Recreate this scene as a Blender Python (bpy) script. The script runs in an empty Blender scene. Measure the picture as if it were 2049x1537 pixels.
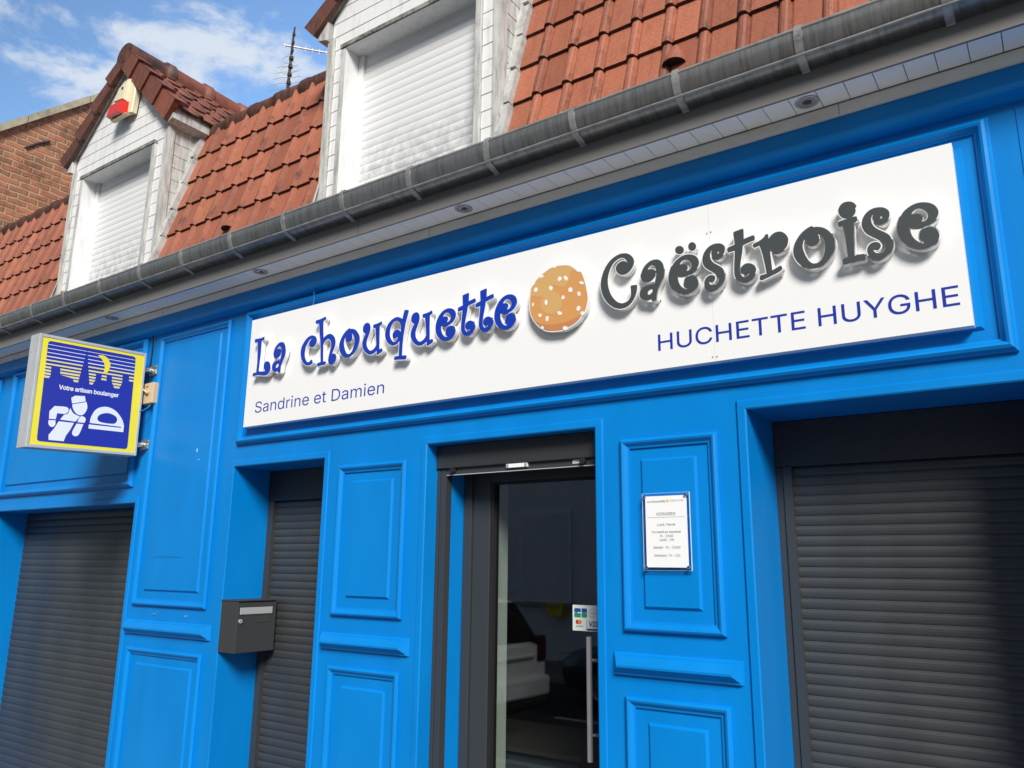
import bpy, bmesh, math, random
from mathutils import Vector, Matrix
scn = bpy.context.scene
rad = math.radians
# ---------------------------------------------------------------- camera
cam_d = bpy.data.cameras.new('camera'); cam_d.sensor_width = 36.0; cam_d.lens = 28.0
cam_d.clip_start = 0.05; cam_d.clip_end = 3000
cam = bpy.data.objects.new('camera', cam_d); scn.collection.objects.link(cam)
_yaw, _pit, _rol = rad(34.78872), rad(12.89621), rad(0.58708)
_f = Vector((-math.sin(_yaw)*math.cos(_pit), math.cos(_yaw)*math.cos(_pit), math.sin(_pit)))
_r = Vector((math.cos(_yaw), math.sin(_yaw), 0)); _u = _r.cross(_f)
_r2 = math.cos(_rol)*_r + math.sin(_rol)*_u; _u2 = -math.sin(_rol)*_r + math.cos(_rol)*_u
cam.matrix_world = Matrix(((_r2.x,_u2.x,-_f.x,0),(_r2.y,_u2.y,-_f.y,-3.0),(_r2.z,_u2.z,-_f.z,1.6),(0,0,0,1)))
scn.camera = cam
# ---------------------------------------------------------------- light
SUN_D = Vector((-0.88, 1.0, -0.95)).normalized()
sun_d = bpy.data.lights.new('sun', 'SUN'); sun_d.energy = 4.6; sun_d.angle = rad(20); sun_d.color = (1.0, 0.955, 0.89)
sun = bpy.data.objects.new('sun', sun_d); scn.collection.objects.link(sun)
sun.rotation_euler = SUN_D.to_track_quat('-Z', 'Y').to_euler(); sun.location = (8, -12, 12)
SUN_EL = math.asin(-SUN_D.z); SUN_ROT = math.atan2(-SUN_D.x, -SUN_D.y)
world = bpy.data.worlds.new('World'); scn.world = world; world.use_nodes = True
def build_world():
    nt = world.node_tree; N = nt.nodes; L = nt.links; N.clear()
    out = N.new('ShaderNodeOutputWorld'); bg = N.new('ShaderNodeBackground'); bg.inputs[1].default_value = 0.046
    sky = N.new('ShaderNodeTexSky'); sky.sky_type = 'NISHITA'; sky.sun_disc = False
    sky.sun_elevation = SUN_EL; sky.sun_rotation = SUN_ROT; sky.air_density = 1.15; sky.dust_density = 0.25; sky.ozone_density = 2.6
    tc = N.new('ShaderNodeTexCoord')
    mp = N.new('ShaderNodeMapping'); mp.inputs['Scale'].default_value = (1.0, 1.0, 1.9); mp.inputs['Location'].default_value = (-0.745, 6.802, -8.427)
    L.new(tc.outputs['Generated'], mp.inputs[0])
    n1 = N.new('ShaderNodeTexNoise'); n1.inputs['Scale'].default_value = 7.5; n1.inputs['Detail'].default_value = 9; n1.inputs['Roughness'].default_value = 0.6; n1.inputs['Distortion'].default_value = 0.25
    L.new(mp.outputs[0], n1.inputs['Vector'])
    cr = N.new('ShaderNodeValToRGB'); cr.color_ramp.elements[0].position = 0.47; cr.color_ramp.elements[1].position = 0.64
    cr.color_ramp.interpolation = 'EASE'
    L.new(n1.outputs[0], cr.inputs[0])
    mul = N.new('ShaderNodeMath'); mul.operation = 'MULTIPLY'; mul.inputs[1].default_value = 0.88; L.new(cr.outputs[0], mul.inputs[0])
    mx = N.new('ShaderNodeMix'); mx.data_type = 'RGBA'
    # clearer, brighter sky away from the sun (north-west), duller towards it
    sp = N.new('ShaderNodeSeparateXYZ'); L.new(tc.outputs['Generated'], sp.inputs[0])
    mr = N.new('ShaderNodeMapRange'); mr.inputs[1].default_value = -0.3; mr.inputs[2].default_value = 0.75; mr.inputs[3].default_value = 0.6; mr.inputs[4].default_value = 6.4; L.new(sp.outputs[1], mr.inputs[0])
    tint = N.new('ShaderNodeMix'); tint.data_type = 'RGBA'; tint.blend_type = 'MULTIPLY'; tint.inputs[0].default_value = 1.0; tint.inputs[7].default_value = (0.88, 1.0, 1.08, 1); L.new(sky.outputs[0], tint.inputs[6])
    gain = N.new('ShaderNodeVectorMath'); gain.operation = 'SCALE'; L.new(tint.outputs[2], gain.inputs[0]); L.new(mr.outputs[0], gain.inputs['Scale'])
    L.new(mul.outputs[0], mx.inputs[0]); L.new(gain.outputs[0], mx.inputs[6]); mx.inputs[7].default_value = (15.5, 16.8, 18.4, 1)
    L.new(mx.outputs[2], bg.inputs[0]); L.new(bg.outputs[0], out.inputs[0])
build_world()
scn.view_settings.view_transform = 'Standard'; scn.view_settings.look = 'None'
scn.view_settings.exposure = 0.08; scn.view_settings.gamma = 1.0; scn.view_settings.use_curve_mapping = False
scn.cycles.max_bounces = 7; scn.cycles.transparent_max_bounces = 12; scn.cycles.sample_clamp_indirect = 6.0
# ---------------------------------------------------------------- materials
def new_mat(name):
    m = bpy.data.materials.new(name); m.use_nodes = True
    nt = m.node_tree; b = nt.nodes.get('Principled BSDF')
    return m, nt, nt.nodes, nt.links, b
def plain(name, col, rough=0.5, metal=0.0, noise=0.0, nscale=8.0, bump=0.0, bscale=60.0, coat=0.0, spec=0.5, stretch=(1,1,1)):
    m, nt, N, L, b = new_mat(name)
    b.inputs['Base Color'].default_value = (*col, 1); b.inputs['Roughness'].default_value = rough; b.inputs['Metallic'].default_value = metal
    b.inputs['Coat Weight'].default_value = coat; b.inputs['Specular IOR Level'].default_value = spec
    if noise or bump:
        tc = N.new('ShaderNodeTexCoord'); mp = N.new('ShaderNodeMapping'); mp.inputs['Scale'].default_value = stretch; L.new(tc.outputs['Object'], mp.inputs[0])
    if noise:
        n = N.new('ShaderNodeTexNoise'); n.inputs['Scale'].default_value = nscale; n.inputs['Detail'].default_value = 6; L.new(mp.outputs[0], n.inputs['Vector'])
        r = N.new('ShaderNodeValToRGB'); r.color_ramp.elements[0].position = 0.3; r.color_ramp.elements[1].position = 0.7
        r.color_ramp.elements[0].color = (*[c*(1-noise) for c in col], 1); r.color_ramp.elements[1].color = (*[min(1, c*(1+noise)) for c in col], 1)
        L.new(n.outputs[0], r.inputs[0]); L.new(r.outputs[0], b.inputs['Base Color'])
        mr = N.new('ShaderNodeMapRange'); mr.inputs[3].default_value = max(0.02, rough-0.08); mr.inputs[4].default_value = min(1, rough+0.1)
        L.new(n.outputs[0], mr.inputs[0]); L.new(mr.outputs[0], b.inputs['Roughness'])
    if bump:
        n2 = N.new('ShaderNodeTexNoise'); n2.inputs['Scale'].default_value = bscale; n2.inputs['Detail'].default_value = 4; L.new(mp.outputs[0], n2.inputs['Vector'])
        bp = N.new('ShaderNodeBump'); bp.inputs['Strength'].default_value = bump; bp.inputs['Distance'].default_value = 0.01
        L.new(n2.outputs[0], bp.inputs['Height']); L.new(bp.outputs[0], b.inputs['Normal'])
    return m
def dirty(name, col, dirt, rough=0.45, lo=0.52, hi=0.72, scale=5.0, stretch=(3,3,0.7), amount=0.8, fine=40.0, metal=0.0, zfade=None, spec=0.5):
    """paint with streaky grime: stains with a shape of their own, optionally only below a height (zfade = (z full, z none))"""
    m, nt, N, L, b = new_mat(name)
    tc = N.new('ShaderNodeTexCoord'); mp = N.new('ShaderNodeMapping'); mp.inputs['Scale'].default_value = stretch; L.new(tc.outputs['Object'], mp.inputs[0])
    n = N.new('ShaderNodeTexNoise'); n.inputs['Scale'].default_value = scale; n.inputs['Detail'].default_value = 8; n.inputs['Roughness'].default_value = 0.62; L.new(mp.outputs[0], n.inputs['Vector'])
    n2 = N.new('ShaderNodeTexNoise'); n2.inputs['Scale'].default_value = fine; n2.inputs['Detail'].default_value = 3; L.new(mp.outputs[0], n2.inputs['Vector'])
    r = N.new('ShaderNodeValToRGB'); r.color_ramp.elements[0].position = lo; r.color_ramp.elements[1].position = hi; L.new(n.outputs[0], r.inputs[0])
    r2 = N.new('ShaderNodeValToRGB'); r2.color_ramp.elements[0].position = 0.35; r2.color_ramp.elements[1].position = 0.65; L.new(n2.outputs[0], r2.inputs[0])
    a = N.new('ShaderNodeMath'); a.operation = 'MULTIPLY_ADD'; L.new(r2.outputs[0], a.inputs[0]); a.inputs[1].default_value = 0.6; a.inputs[2].default_value = 0.4
    k = N.new('ShaderNodeMath'); k.operation = 'MULTIPLY'; L.new(r.outputs[0], k.inputs[0]); L.new(a.outputs[0], k.inputs[1])
    k2 = N.new('ShaderNodeMath'); k2.operation = 'MULTIPLY'; L.new(k.outputs[0], k2.inputs[0]); k2.inputs[1].default_value = amount
    last = k2
    if zfade:
        sp = N.new('ShaderNodeSeparateXYZ'); L.new(tc.outputs['Object'], sp.inputs[0])
        mr = N.new('ShaderNodeMapRange'); mr.inputs[1].default_value = zfade[0]; mr.inputs[2].default_value = zfade[1]; mr.inputs[3].default_value = 1; mr.inputs[4].default_value = zfade[2] if len(zfade) > 2 else 0.06
        L.new(sp.outputs[2], mr.inputs[0])
        k3 = N.new('ShaderNodeMath'); k3.operation = 'MULTIPLY'; L.new(k2.outputs[0], k3.inputs[0]); L.new(mr.outputs[0], k3.inputs[1]); last = k3
    mx = N.new('ShaderNodeMix'); mx.data_type = 'RGBA'; L.new(last.outputs[0], mx.inputs[0]); mx.inputs[6].default_value = (*col, 1); mx.inputs[7].default_value = (*dirt, 1)
    L.new(mx.outputs[2], b.inputs['Base Color']); b.inputs['Roughness'].default_value = rough; b.inputs['Metallic'].default_value = metal; b.inputs['Specular IOR Level'].default_value = spec
    return m
def tile_mat(name, ca, cb, grime, gl, gh):
    m, nt, N, L, b = new_mat(name)
    at = N.new('ShaderNodeAttribute'); at.attribute_name = 'tone'
    tc = N.new('ShaderNodeTexCoord')
    mx = N.new('ShaderNodeMix'); mx.data_type = 'RGBA'; L.new(at.outputs['Fac'], mx.inputs[0]); mx.inputs[6].default_value = (*ca, 1); mx.inputs[7].default_value = (*cb, 1)
    mp = N.new('ShaderNodeMapping'); mp.inputs['Scale'].default_value = (3.2, 1, 0.9); L.new(tc.outputs['Object'], mp.inputs[0])
    n = N.new('ShaderNodeTexNoise'); n.inputs['Scale'].default_value = 9; n.inputs['Detail'].default_value = 8; n.inputs['Roughness'].default_value = 0.66; L.new(mp.outputs[0], n.inputs['Vector'])
    r = N.new('ShaderNodeValToRGB'); r.color_ramp.elements[0].position = gl; r.color_ramp.elements[1].position = gh; L.new(n.outputs[0], r.inputs[0])
    g = N.new('ShaderNodeAttribute'); g.attribute_name = 'grime'
    ad = N.new('ShaderNodeMath'); ad.operation = 'MULTIPLY'; L.new(r.outputs[0], ad.inputs[0])
    mr = N.new('ShaderNodeMapRange'); mr.inputs[3].default_value = 0.24; mr.inputs[4].default_value = 1.0; L.new(g.outputs['Fac'], mr.inputs[0]); L.new(mr.outputs[0], ad.inputs[1])
    ad2 = N.new('ShaderNodeMath'); ad2.operation = 'MULTIPLY_ADD'; ad2.use_clamp = True; L.new(g.outputs['Fac'], ad2.inputs[0]); ad2.inputs[1].default_value = 0.36; L.new(ad.outputs[0], ad2.inputs[2])
    m2 = N.new('ShaderNodeMix'); m2.data_type = 'RGBA'; L.new(ad2.outputs[0], m2.inputs[0]); L.new(mx.outputs[2], m2.inputs[6]); m2.inputs[7].default_value = (*grime, 1)
    n3 = N.new('ShaderNodeTexNoise'); n3.inputs['Scale'].default_value = 90; n3.inputs['Detail'].default_value = 3; L.new(tc.outputs['Object'], n3.inputs['Vector'])
    m3 = N.new('ShaderNodeMix'); m3.data_type = 'RGBA'; m3.blend_type = 'MULTIPLY'; m3.inputs[0].default_value = 0.35; L.new(m2.outputs[2], m3.inputs[6])
    r3 = N.new('ShaderNodeValToRGB'); r3.color_ramp.elements[0].color = (0.45, 0.45, 0.45, 1); r3.color_ramp.elements[0].position = 0.35; r3.color_ramp.elements[1].position = 0.6; L.new(n3.outputs[0], r3.inputs[0]); L.new(r3.outputs[0], m3.inputs[7])
    L.new(m3.outputs[2], b.inputs['Base Color']); b.inputs['Roughness'].default_value = 0.62
    bp = N.new('ShaderNodeBump'); bp.inputs['Strength'].default_value = 0.25; bp.inputs['Distance'].default_value = 0.004; L.new(n3.outputs[0], bp.inputs['Height']); L.new(bp.outputs[0], b.inputs['Normal'])
    return m
def brick_mat(name):
    m, nt, N, L, b = new_mat(name)
    tc = N.new('ShaderNodeTexCoord'); sp = N.new('ShaderNodeSeparateXYZ'); L.new(tc.outputs['Object'], sp.inputs[0])
    nz = N.new('ShaderNodeTexNoise'); nz.inputs['Scale'].default_value = 9; nz.inputs['Detail'].default_value = 3; L.new(tc.outputs['Object'], nz.inputs['Vector'])
    ax = N.new('ShaderNodeMath'); ax.operation = 'ADD'; L.new(sp.outputs[0], ax.inputs[0]); L.new(sp.outputs[1], ax.inputs[1])
    w1 = N.new('ShaderNodeMath'); w1.operation = 'MULTIPLY_ADD'; L.new(nz.outputs[0], w1.inputs[0]); w1.inputs[1].default_value = 0.045; L.new(sp.outputs[2], w1.inputs[2])
    cb = N.new('ShaderNodeCombineXYZ'); L.new(ax.outputs[0], cb.inputs[0]); L.new(w1.outputs[0], cb.inputs[1])
    br = N.new('ShaderNodeTexBrick'); L.new(cb.outputs[0], br.inputs['Vector']); br.inputs['Scale'].default_value = 1.0
    br.inputs['Brick Width'].default_value = 0.205; br.inputs['Row Height'].default_value = 0.070; br.inputs['Mortar Size'].default_value = 0.012; br.inputs['Mortar Smooth'].default_value = 0.5
    br.inputs['Color1'].default_value = (0.45, 0.178, 0.095, 1); br.inputs['Color2'].default_value = (0.25, 0.12, 0.072, 1); br.inputs['Mortar'].default_value = (0.44, 0.31, 0.19, 1); br.inputs['Bias'].default_value = -0.15
    n2 = N.new('ShaderNodeTexNoise'); n2.inputs['Scale'].default_value = 5.5; n2.inputs['Detail'].default_value = 9; n2.inputs['Roughness'].default_value = 0.75; L.new(tc.outputs['Object'], n2.inputs['Vector'])
    r = N.new('ShaderNodeValToRGB'); r.color_ramp.elements[0].color = (0.28, 0.27, 0.24, 1); r.color_ramp.elements[0].position = 0.34; r.color_ramp.elements[1].position = 0.56; L.new(n2.outputs[0], r.inputs[0])
    mx = N.new('ShaderNodeMix'); mx.data_type = 'RGBA'; mx.blend_type = 'MULTIPLY'; mx.inputs[0].default_value = 0.75; L.new(br.outputs[0], mx.inputs[6]); L.new(r.outputs[0], mx.inputs[7])
    L.new(mx.outputs[2], b.inputs['Base Color']); b.inputs['Roughness'].default_value = 0.9
    bp = N.new('ShaderNodeBump'); bp.inputs['Strength'].default_value = 0.9; bp.inputs['Distance'].default_value = 0.012; bp.invert = True; L.new(br.outputs[1], bp.inputs['Height']); L.new(bp.outputs[0], b.inputs['Normal'])
    return m
def glass_mat(name, tint, ior=1.6, rough=0.0):
    m, nt, N, L, b = new_mat(name); N.remove(b); out = N.get('Material Output')
    tr = N.new('ShaderNodeBsdfTransparent'); tr.inputs[0].default_value = (*tint, 1)
    gl = N.new('ShaderNodeBsdfGlossy'); gl.inputs['Roughness'].default_value = rough
    lw = N.new('ShaderNodeLayerWeight'); pw = N.new('ShaderNodeMath'); pw.operation = 'POWER'; pw.inputs[1].default_value = 4.0; L.new(lw.outputs['Facing'], pw.inputs[0])
    f0 = ((ior-1)/(ior+1))**2*1.9; fr = N.new('ShaderNodeMath'); fr.operation = 'MULTIPLY_ADD'; L.new(pw.outputs[0], fr.inputs[0]); fr.inputs[1].default_value = 1-f0; fr.inputs[2].default_value = f0
    mx = N.new('ShaderNodeMixShader'); L.new(fr.outputs[0], mx.inputs[0]); L.new(tr.outputs[0], mx.inputs[1]); L.new(gl.outputs[0], mx.inputs[2]); L.new(mx.outputs[0], out.inputs[0])
    return m
M = {}
M['blue'] = plain('blue_gloss_paint', (0.0005, 0.215, 0.63), 0.33, noise=0.06, nscale=3.0, stretch=(1.6, 1.6, 0.5), bump=0.035, bscale=26, coat=0.0, spec=0.3)
M['anthracite'] = plain('anthracite_aluminium', (0.043, 0.047, 0.050), 0.42, noise=0.16, nscale=3.5, stretch=(1, 1, 0.35), bump=0.06, bscale=300)
M['anthracite_frame'] = plain('anthracite_frame', (0.040, 0.045, 0.049), 0.42)
M['dark_box'] = plain('dark_shutter_box', (0.03, 0.033, 0.036), 0.5)
M['zinc'] = dirty('weathered_zinc', (0.29, 0.29, 0.277), (0.085, 0.085, 0.08), 0.36, 0.44, 0.68, 6, (9, 1.0, 0.8), 0.8, 30, metal=0.72)
M['zinc_light'] = dirty('bright_zinc', (0.37, 0.37, 0.36), (0.17, 0.17, 0.165), 0.42, 0.45, 0.66, 16, (1, 1, 1), 0.9, 60, metal=0.5)
M['fascia'] = dirty('grey_fascia_paint', (0.175, 0.172, 0.168), (0.13, 0.09, 0.06), 0.55, 0.55, 0.75, 9, (2, 1, 5), 0.5)
M['soffit'] = dirty('white_pvc_boards', (0.88, 0.88, 0.875), (0.5, 0.48, 0.44), 0.3, 0.55, 0.8, 4, (1, 1, 1), 0.4)
M['soffit_trim'] = dirty('white_pvc_trim', (0.80, 0.785, 0.75), (0.42, 0.38, 0.32), 0.4, 0.5, 0.8, 5, (1, 1, 3), 0.4)
M['siding'] = dirty('white_clapboard', (0.79, 0.795, 0.795), (0.18, 0.19, 0.18), 0.45, 0.49, 0.75, 6, (4, 4, 0.8), 0.40, 55)
M['siding_trim'] = dirty('grimy_white_trim', (0.62, 0.62, 0.59), (0.13, 0.13, 0.12), 0.55, 0.38, 0.64, 7, (6, 6, 0.9), 0.8, 70)
M['moss'] = dirty('mossy_ledge', (0.30, 0.30, 0.26), (0.05, 0.052, 0.042), 0.9, 0.38, 0.55, 14, (1, 1, 1), 0.95, 60)
M['pvc_white'] = dirty('white_roller_shutter', (0.75, 0.755, 0.76), (0.12, 0.13, 0.13), 0.4, 0.40, 0.58, 9, (2.0, 2.0, 1.8), 0.6, 160, zfade=(3.80, 4.22, 0.03))
M['tile'] = tile_mat('terracotta_tile', (0.48, 0.158, 0.086), (0.33, 0.104, 0.058), (0.06, 0.025, 0.016), 0.50, 0.72)
M['tile_mid'] = tile_mat('weathered_red_tile', (0.34, 0.105, 0.058), (0.22, 0.070, 0.042), (0.05, 0.024, 0.016), 0.46, 0.72)
M['tile_old'] = tile_mat('weathered_dark_tile', (0.22, 0.072, 0.042), (0.13, 0.047, 0.03), (0.03, 0.02, 0.016), 0.40, 0.68)
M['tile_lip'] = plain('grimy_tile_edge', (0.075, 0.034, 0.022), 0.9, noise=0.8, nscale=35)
M['brick'] = brick_mat('old_red_brick')
M['coping'] = dirty('stone_coping', (0.42, 0.38, 0.27), (0.12, 0.115, 0.08), 0.9, 0.4, 0.65, 6, (1, 1, 1), 0.8)
M['board'] = plain('white_sign_panel', (0.86, 0.865, 0.865), 0.32)
M['letter_side'] = plain('white_acrylic_return', (0.92, 0.92, 0.915), 0.3)
def translucent(m, k):
    nt = m.node_tree; N = nt.nodes; L = nt.links; b = N.get('Principled BSDF'); t = N.new('ShaderNodeBsdfTranslucent'); t.inputs[0].default_value = (0.92, 0.92, 0.90, 1)
    mx = N.new('ShaderNodeMixShader'); mx.inputs[0].default_value = k; L.new(b.outputs[0], mx.inputs[1]); L.new(t.outputs[0], mx.inputs[2]); L.new(mx.outputs[0], N.get('Material Output').inputs[0])
translucent(M['letter_side'], 0.06)
M['letter_blue'] = plain('blue_vinyl', (0.006, 0.040, 0.42), 0.3)
M['letter_grey'] = plain('slate_vinyl', (0.058, 0.067, 0.071), 0.42)
M['vinyl_navy'] = plain('navy_vinyl_lettering', (0.012, 0.035, 0.36), 0.35)
M['bun'] = plain('bun_ochre_vinyl', (0.66, 0.315, 0.105), 0.4); M['bun_light'] = plain('bun_light_vinyl', (0.64, 0.385, 0.145), 0.4)
M['bun_dark'] = plain('bun_brown_vinyl', (0.56, 0.235, 0.092), 0.4); M['sugar'] = plain('sugar_white_vinyl', (0.86, 0.84, 0.80), 0.4)
M['alu'] = plain('satin_aluminium', (0.56, 0.58, 0.60), 0.42, metal=0.25, noise=0.05)
M['yellow'] = plain('yellow_vinyl', (0.90, 0.78, 0.045), 0.35); M['sign_blue'] = plain('royal_blue_vinyl', (0.022, 0.034, 0.36), 0.33)
M['sign_white'] = plain('white_vinyl', (0.82, 0.84, 0.88), 0.35); M['sign_pale'] = plain('pale_yellow_vinyl', (0.80, 0.72, 0.30), 0.4)
M['steel'] = plain('galvanised_steel', (0.5, 0.52, 0.5), 0.35, metal=0.8, noise=0.25, nscale=30)
M['chrome'] = plain('polished_steel', (0.7, 0.7, 0.7), 0.12, metal=1.0); M['brushed'] = plain('brushed_steel', (0.66, 0.62, 0.60), 0.35, metal=0.55)
M['beige'] = plain('beige_plastic', (0.62, 0.48, 0.30), 0.45); M['black'] = plain('black_rubber', (0.012, 0.012, 0.013), 0.6)
M['cream'] = plain('cream_plastic', (0.72, 0.66, 0.46), 0.4, noise=0.05); M['red_lens'] = plain('red_plastic_lens', (0.66, 0.035, 0.022), 0.2, coat=0.3)
M['silver_flap'] = plain('silver_letter_flap', (0.52, 0.53, 0.54), 0.35, metal=0.3); M['mailbox'] = plain('anthracite_mailbox', (0.040, 0.044, 0.047), 0.5, bump=0.05, bscale=400)
M['paper'] = plain('white_paper', (0.88, 0.89, 0.90), 0.25); M['ink'] = plain('grey_ink', (0.30, 0.31, 0.34), 0.6); M['ink_pale'] = plain('pale_ink', (0.64, 0.66, 0.66), 0.6); M['ink_yellow'] = plain('yellow_ink', (0.85, 0.55, 0.12), 0.6)
M['acrylic'] = glass_mat('clear_acrylic', (0.93, 0.97, 1.0), 1.45); M['glass'] = glass_mat('door_glass', (0.62, 0.68, 0.68), 1.62, 0.02)
M['acrylic_edge'] = plain('bright_acrylic_edge', (0.72, 0.86, 0.93), 0.15)
M['plaster'] = plain('cream_plaster', (0.62, 0.64, 0.55), 0.8, bump=0.1, bscale=90); M['room'] = plain('dark_interior_wall', (0.10, 0.10, 0.105), 0.8); M['room_floor'] = plain('dark_floor_tiles', (0.045, 0.042, 0.036), 0.5)
M['counter'] = plain('slate_blue_counter', (0.045, 0.065, 0.085), 0.5); M['counter_top'] = plain('dark_counter_top', (0.07, 0.065, 0.055), 0.5)
M['asphalt'] = plain('asphalt', (0.05, 0.05, 0.052), 0.9, noise=0.3, nscale=6, bump=0.4, bscale=200); M['paving'] = plain('concrete_paving', (0.20, 0.192, 0.178), 0.85, noise=0.15, nscale=3, bump=0.2, bscale=120)
M['kerb'] = plain('kerb_stone', (0.32, 0.31, 0.29), 0.85, noise=0.15); M['earth'] = plain('grass_ground', (0.06, 0.08, 0.035), 0.95, noise=0.3, nscale=0.4); M['line'] = plain('white_road_paint', (0.7, 0.7, 0.68), 0.7, noise=0.1)
M['render_white'] = plain('white_render', (0.66, 0.66, 0.68), 0.85, noise=0.06, nscale=1.5); M['slate'] = plain('grey_slate_roof', (0.10, 0.105, 0.12), 0.7, noise=0.2, nscale=12)
M['car_white'] = plain('white_car_paint', (0.74, 0.74, 0.72), 0.25, coat=0.6); M['car_grey'] = plain('grey_blue_car_paint', (0.10, 0.12, 0.16), 0.25, metal=0.4, coat=0.6)
M['car_glass'] = plain('dark_car_glass', (0.012, 0.014, 0.016), 0.05, coat=0.4); M['tyre'] = plain('tyre_rubber', (0.02, 0.02, 0.02), 0.85); M['rim'] = plain('alloy_rim', (0.5, 0.5, 0.52), 0.3, metal=0.8)
M['lamp_red'] = plain('tail_lamp_red', (0.06, 0.012, 0.012), 0.2); M['lamp_clear'] = plain('headlamp_glass', (0.7, 0.72, 0.74), 0.08, metal=0.5); M['post_yellow'] = plain('yellow_enamel', (0.75, 0.55, 0.03), 0.4)
M['green_logo'] = plain('green_print', (0.02, 0.30, 0.18), 0.4); M['blue_logo'] = plain('blue_print', (0.01, 0.10, 0.36), 0.4); M['navy_logo'] = plain('navy_print', (0.01, 0.025, 0.16), 0.4)
M['orange_logo'] = plain('orange_print', (0.75, 0.28, 0.03), 0.4); M['red_logo'] = plain('red_print', (0.55, 0.03, 0.03), 0.4); M['sticker'] = plain('sticker_white', (0.82, 0.88, 0.83), 0.3)
M['antenna_dark'] = plain('rusty_mast', (0.035, 0.025, 0.03), 0.8); M['antenna_white'] = plain('aerial_aluminium', (0.6, 0.6, 0.6), 0.4, metal=0.4); M['flashing'] = dirty('lead_flashing', (0.50, 0.51, 0.50), (0.16, 0.16, 0.15), 0.6, 0.45, 0.7, 9, (1, 1, 1), 0.8, 50)
M['spot_glass'] = plain('lamp_lens', (0.10, 0.10, 0.10), 0.15, metal=0.5); M['spot_ring'] = plain('spot_ring', (0.42, 0.41, 0.39), 0.35, metal=0.2)
# ---------------------------------------------------------------- helpers
COL = scn.collection
def bundled_font():
    import os
    try: return bpy.data.fonts.load(os.path.join(bpy.utils.system_resource('DATAFILES', path='fonts'), 'Inter.woff2'))
    except Exception: return None
FONT = bundled_font()
def tag(o, label=None, cat=None, group=None, kind=None):
    if label: o['label'] = label
    if cat: o['category'] = cat
    if group: o['group'] = group
    if kind: o['kind'] = kind
    return o
def thing(name, label, cat, loc=(0, 0, 0), group=None):
    o = bpy.data.objects.new(name, None); COL.objects.link(o); o.location = loc; o.empty_display_size = 0.2
    return tag(o, label, cat, group)
def link(name, me, parent=None):
    o = bpy.data.objects.new(name, me); COL.objects.link(o)
    if parent is not None:
        o.parent = parent
        w = Vector((0, 0, 0)); p = parent
        while p is not None: w += p.location; p = p.parent
        o.location = -w                     # meshes are written in world coordinates
    return o
class MB:
    def __init__(s): s.v = []; s.f = []; s.m = []; s.sm = []; s.att = {}
    def quad(s, pts, m=0, smooth=False):
        b = len(s.v); s.v += [tuple(p) for p in pts]; s.f.append(tuple(range(b, b+len(pts)))); s.m.append(m); s.sm.append(smooth)
    def box(s, x0, x1, y0, y1, z0, z1, m=0):
        P = [(x, y, z) for z in (z0, z1) for y in (y0, y1) for x in (x0, x1)]
        b = len(s.v); s.v += P
        for q in ((0,2,3,1),(4,5,7,6),(0,1,5,4),(2,6,7,3),(0,4,6,2),(1,3,7,5)):
            s.f.append(tuple(b+i for i in q)); s.m.append(m); s.sm.append(False)
    def grid(s, rows, m=0, smooth=False, closed=False):
        b = len(s.v); n = len(rows[0])
        for r in rows: s.v += [tuple(p) for p in r]
        for i in range(len(rows)-1):
            for j in range(n if closed else n-1):
                k = (j+1) % n
                s.f.append((b+i*n+j, b+i*n+k, b+(i+1)*n+k, b+(i+1)*n+j)); s.m.append(m); s.sm.append(smooth)
    def tube(s, pts, r, seg=8, m=0, caps=True):
        pts = [Vector(p) for p in pts]; rows = []
        for i, p in enumerate(pts):
            t = (pts[min(i+1, len(pts)-1)] - pts[max(i-1, 0)]).normalized()
            a = t.cross(Vector((0, 0, 1)));  a = a if a.length > 1e-3 else t.cross(Vector((1, 0, 0)))
            a.normalize(); c = t.cross(a); rr = r[i] if isinstance(r, (list, tuple)) else r
            rows.append([p + rr*(math.cos(q)*a + math.sin(q)*c) for q in [2*math.pi*k/seg for k in range(seg)]])
        s.grid(rows, m, True, True)
        if caps: s.quad(rows[0][::-1], m); s.quad(rows[-1], m)
    def frame(s, x0, x1, z0, z1, prof, y=0.0, m=0, fill=False):
        """mitred rectangular moulding on a wall facing -y; prof = (inset, height) pairs"""
        rows = []
        for d, h in prof:
            rows.append([(x0+d, y-h, z0+d), (x1-d, y-h, z0+d), (x1-d, y-h, z1-d), (x0+d, y-h, z1-d)])
        s.grid(rows, m, False, True)
        if fill: s.quad(rows[-1], m)
    def build(s, name, mats, parent=None, bevel=0.0):
        me = bpy.data.meshes.new(name); me.from_pydata(s.v, [], s.f)
        if not isinstance(mats, (list, tuple)): mats = [mats]
        for k in mats: me.materials.append(M[k] if isinstance(k, str) else k)
        me.polygons.foreach_set('material_index', s.m); me.polygons.foreach_set('use_smooth', s.sm)
        bm = bmesh.new(); bm.from_mesh(me); bmesh.ops.recalc_face_normals(bm, faces=bm.faces) if not s.att else None
        bm.to_mesh(me); bm.free()
        for k, (dom, vals) in s.att.items():
            a = me.attributes.new(k, 'FLOAT', dom); a.data.foreach_set('value', vals)
        me.update()
        o = link(name, me, parent)
        if bevel:
            b = o.modifiers.new('bevel', 'BEVEL'); b.width = bevel; b.segments = 2; b.limit_method = 'ANGLE'; b.angle_limit = rad(40)
        return o
def parse(t):
    out = []
    for w in t.split():
        c = w.endswith('c'); a, b = w.rstrip('c').split(','); out.append((int(a)*1e-4, int(b)*1e-4, c))
    return out
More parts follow.
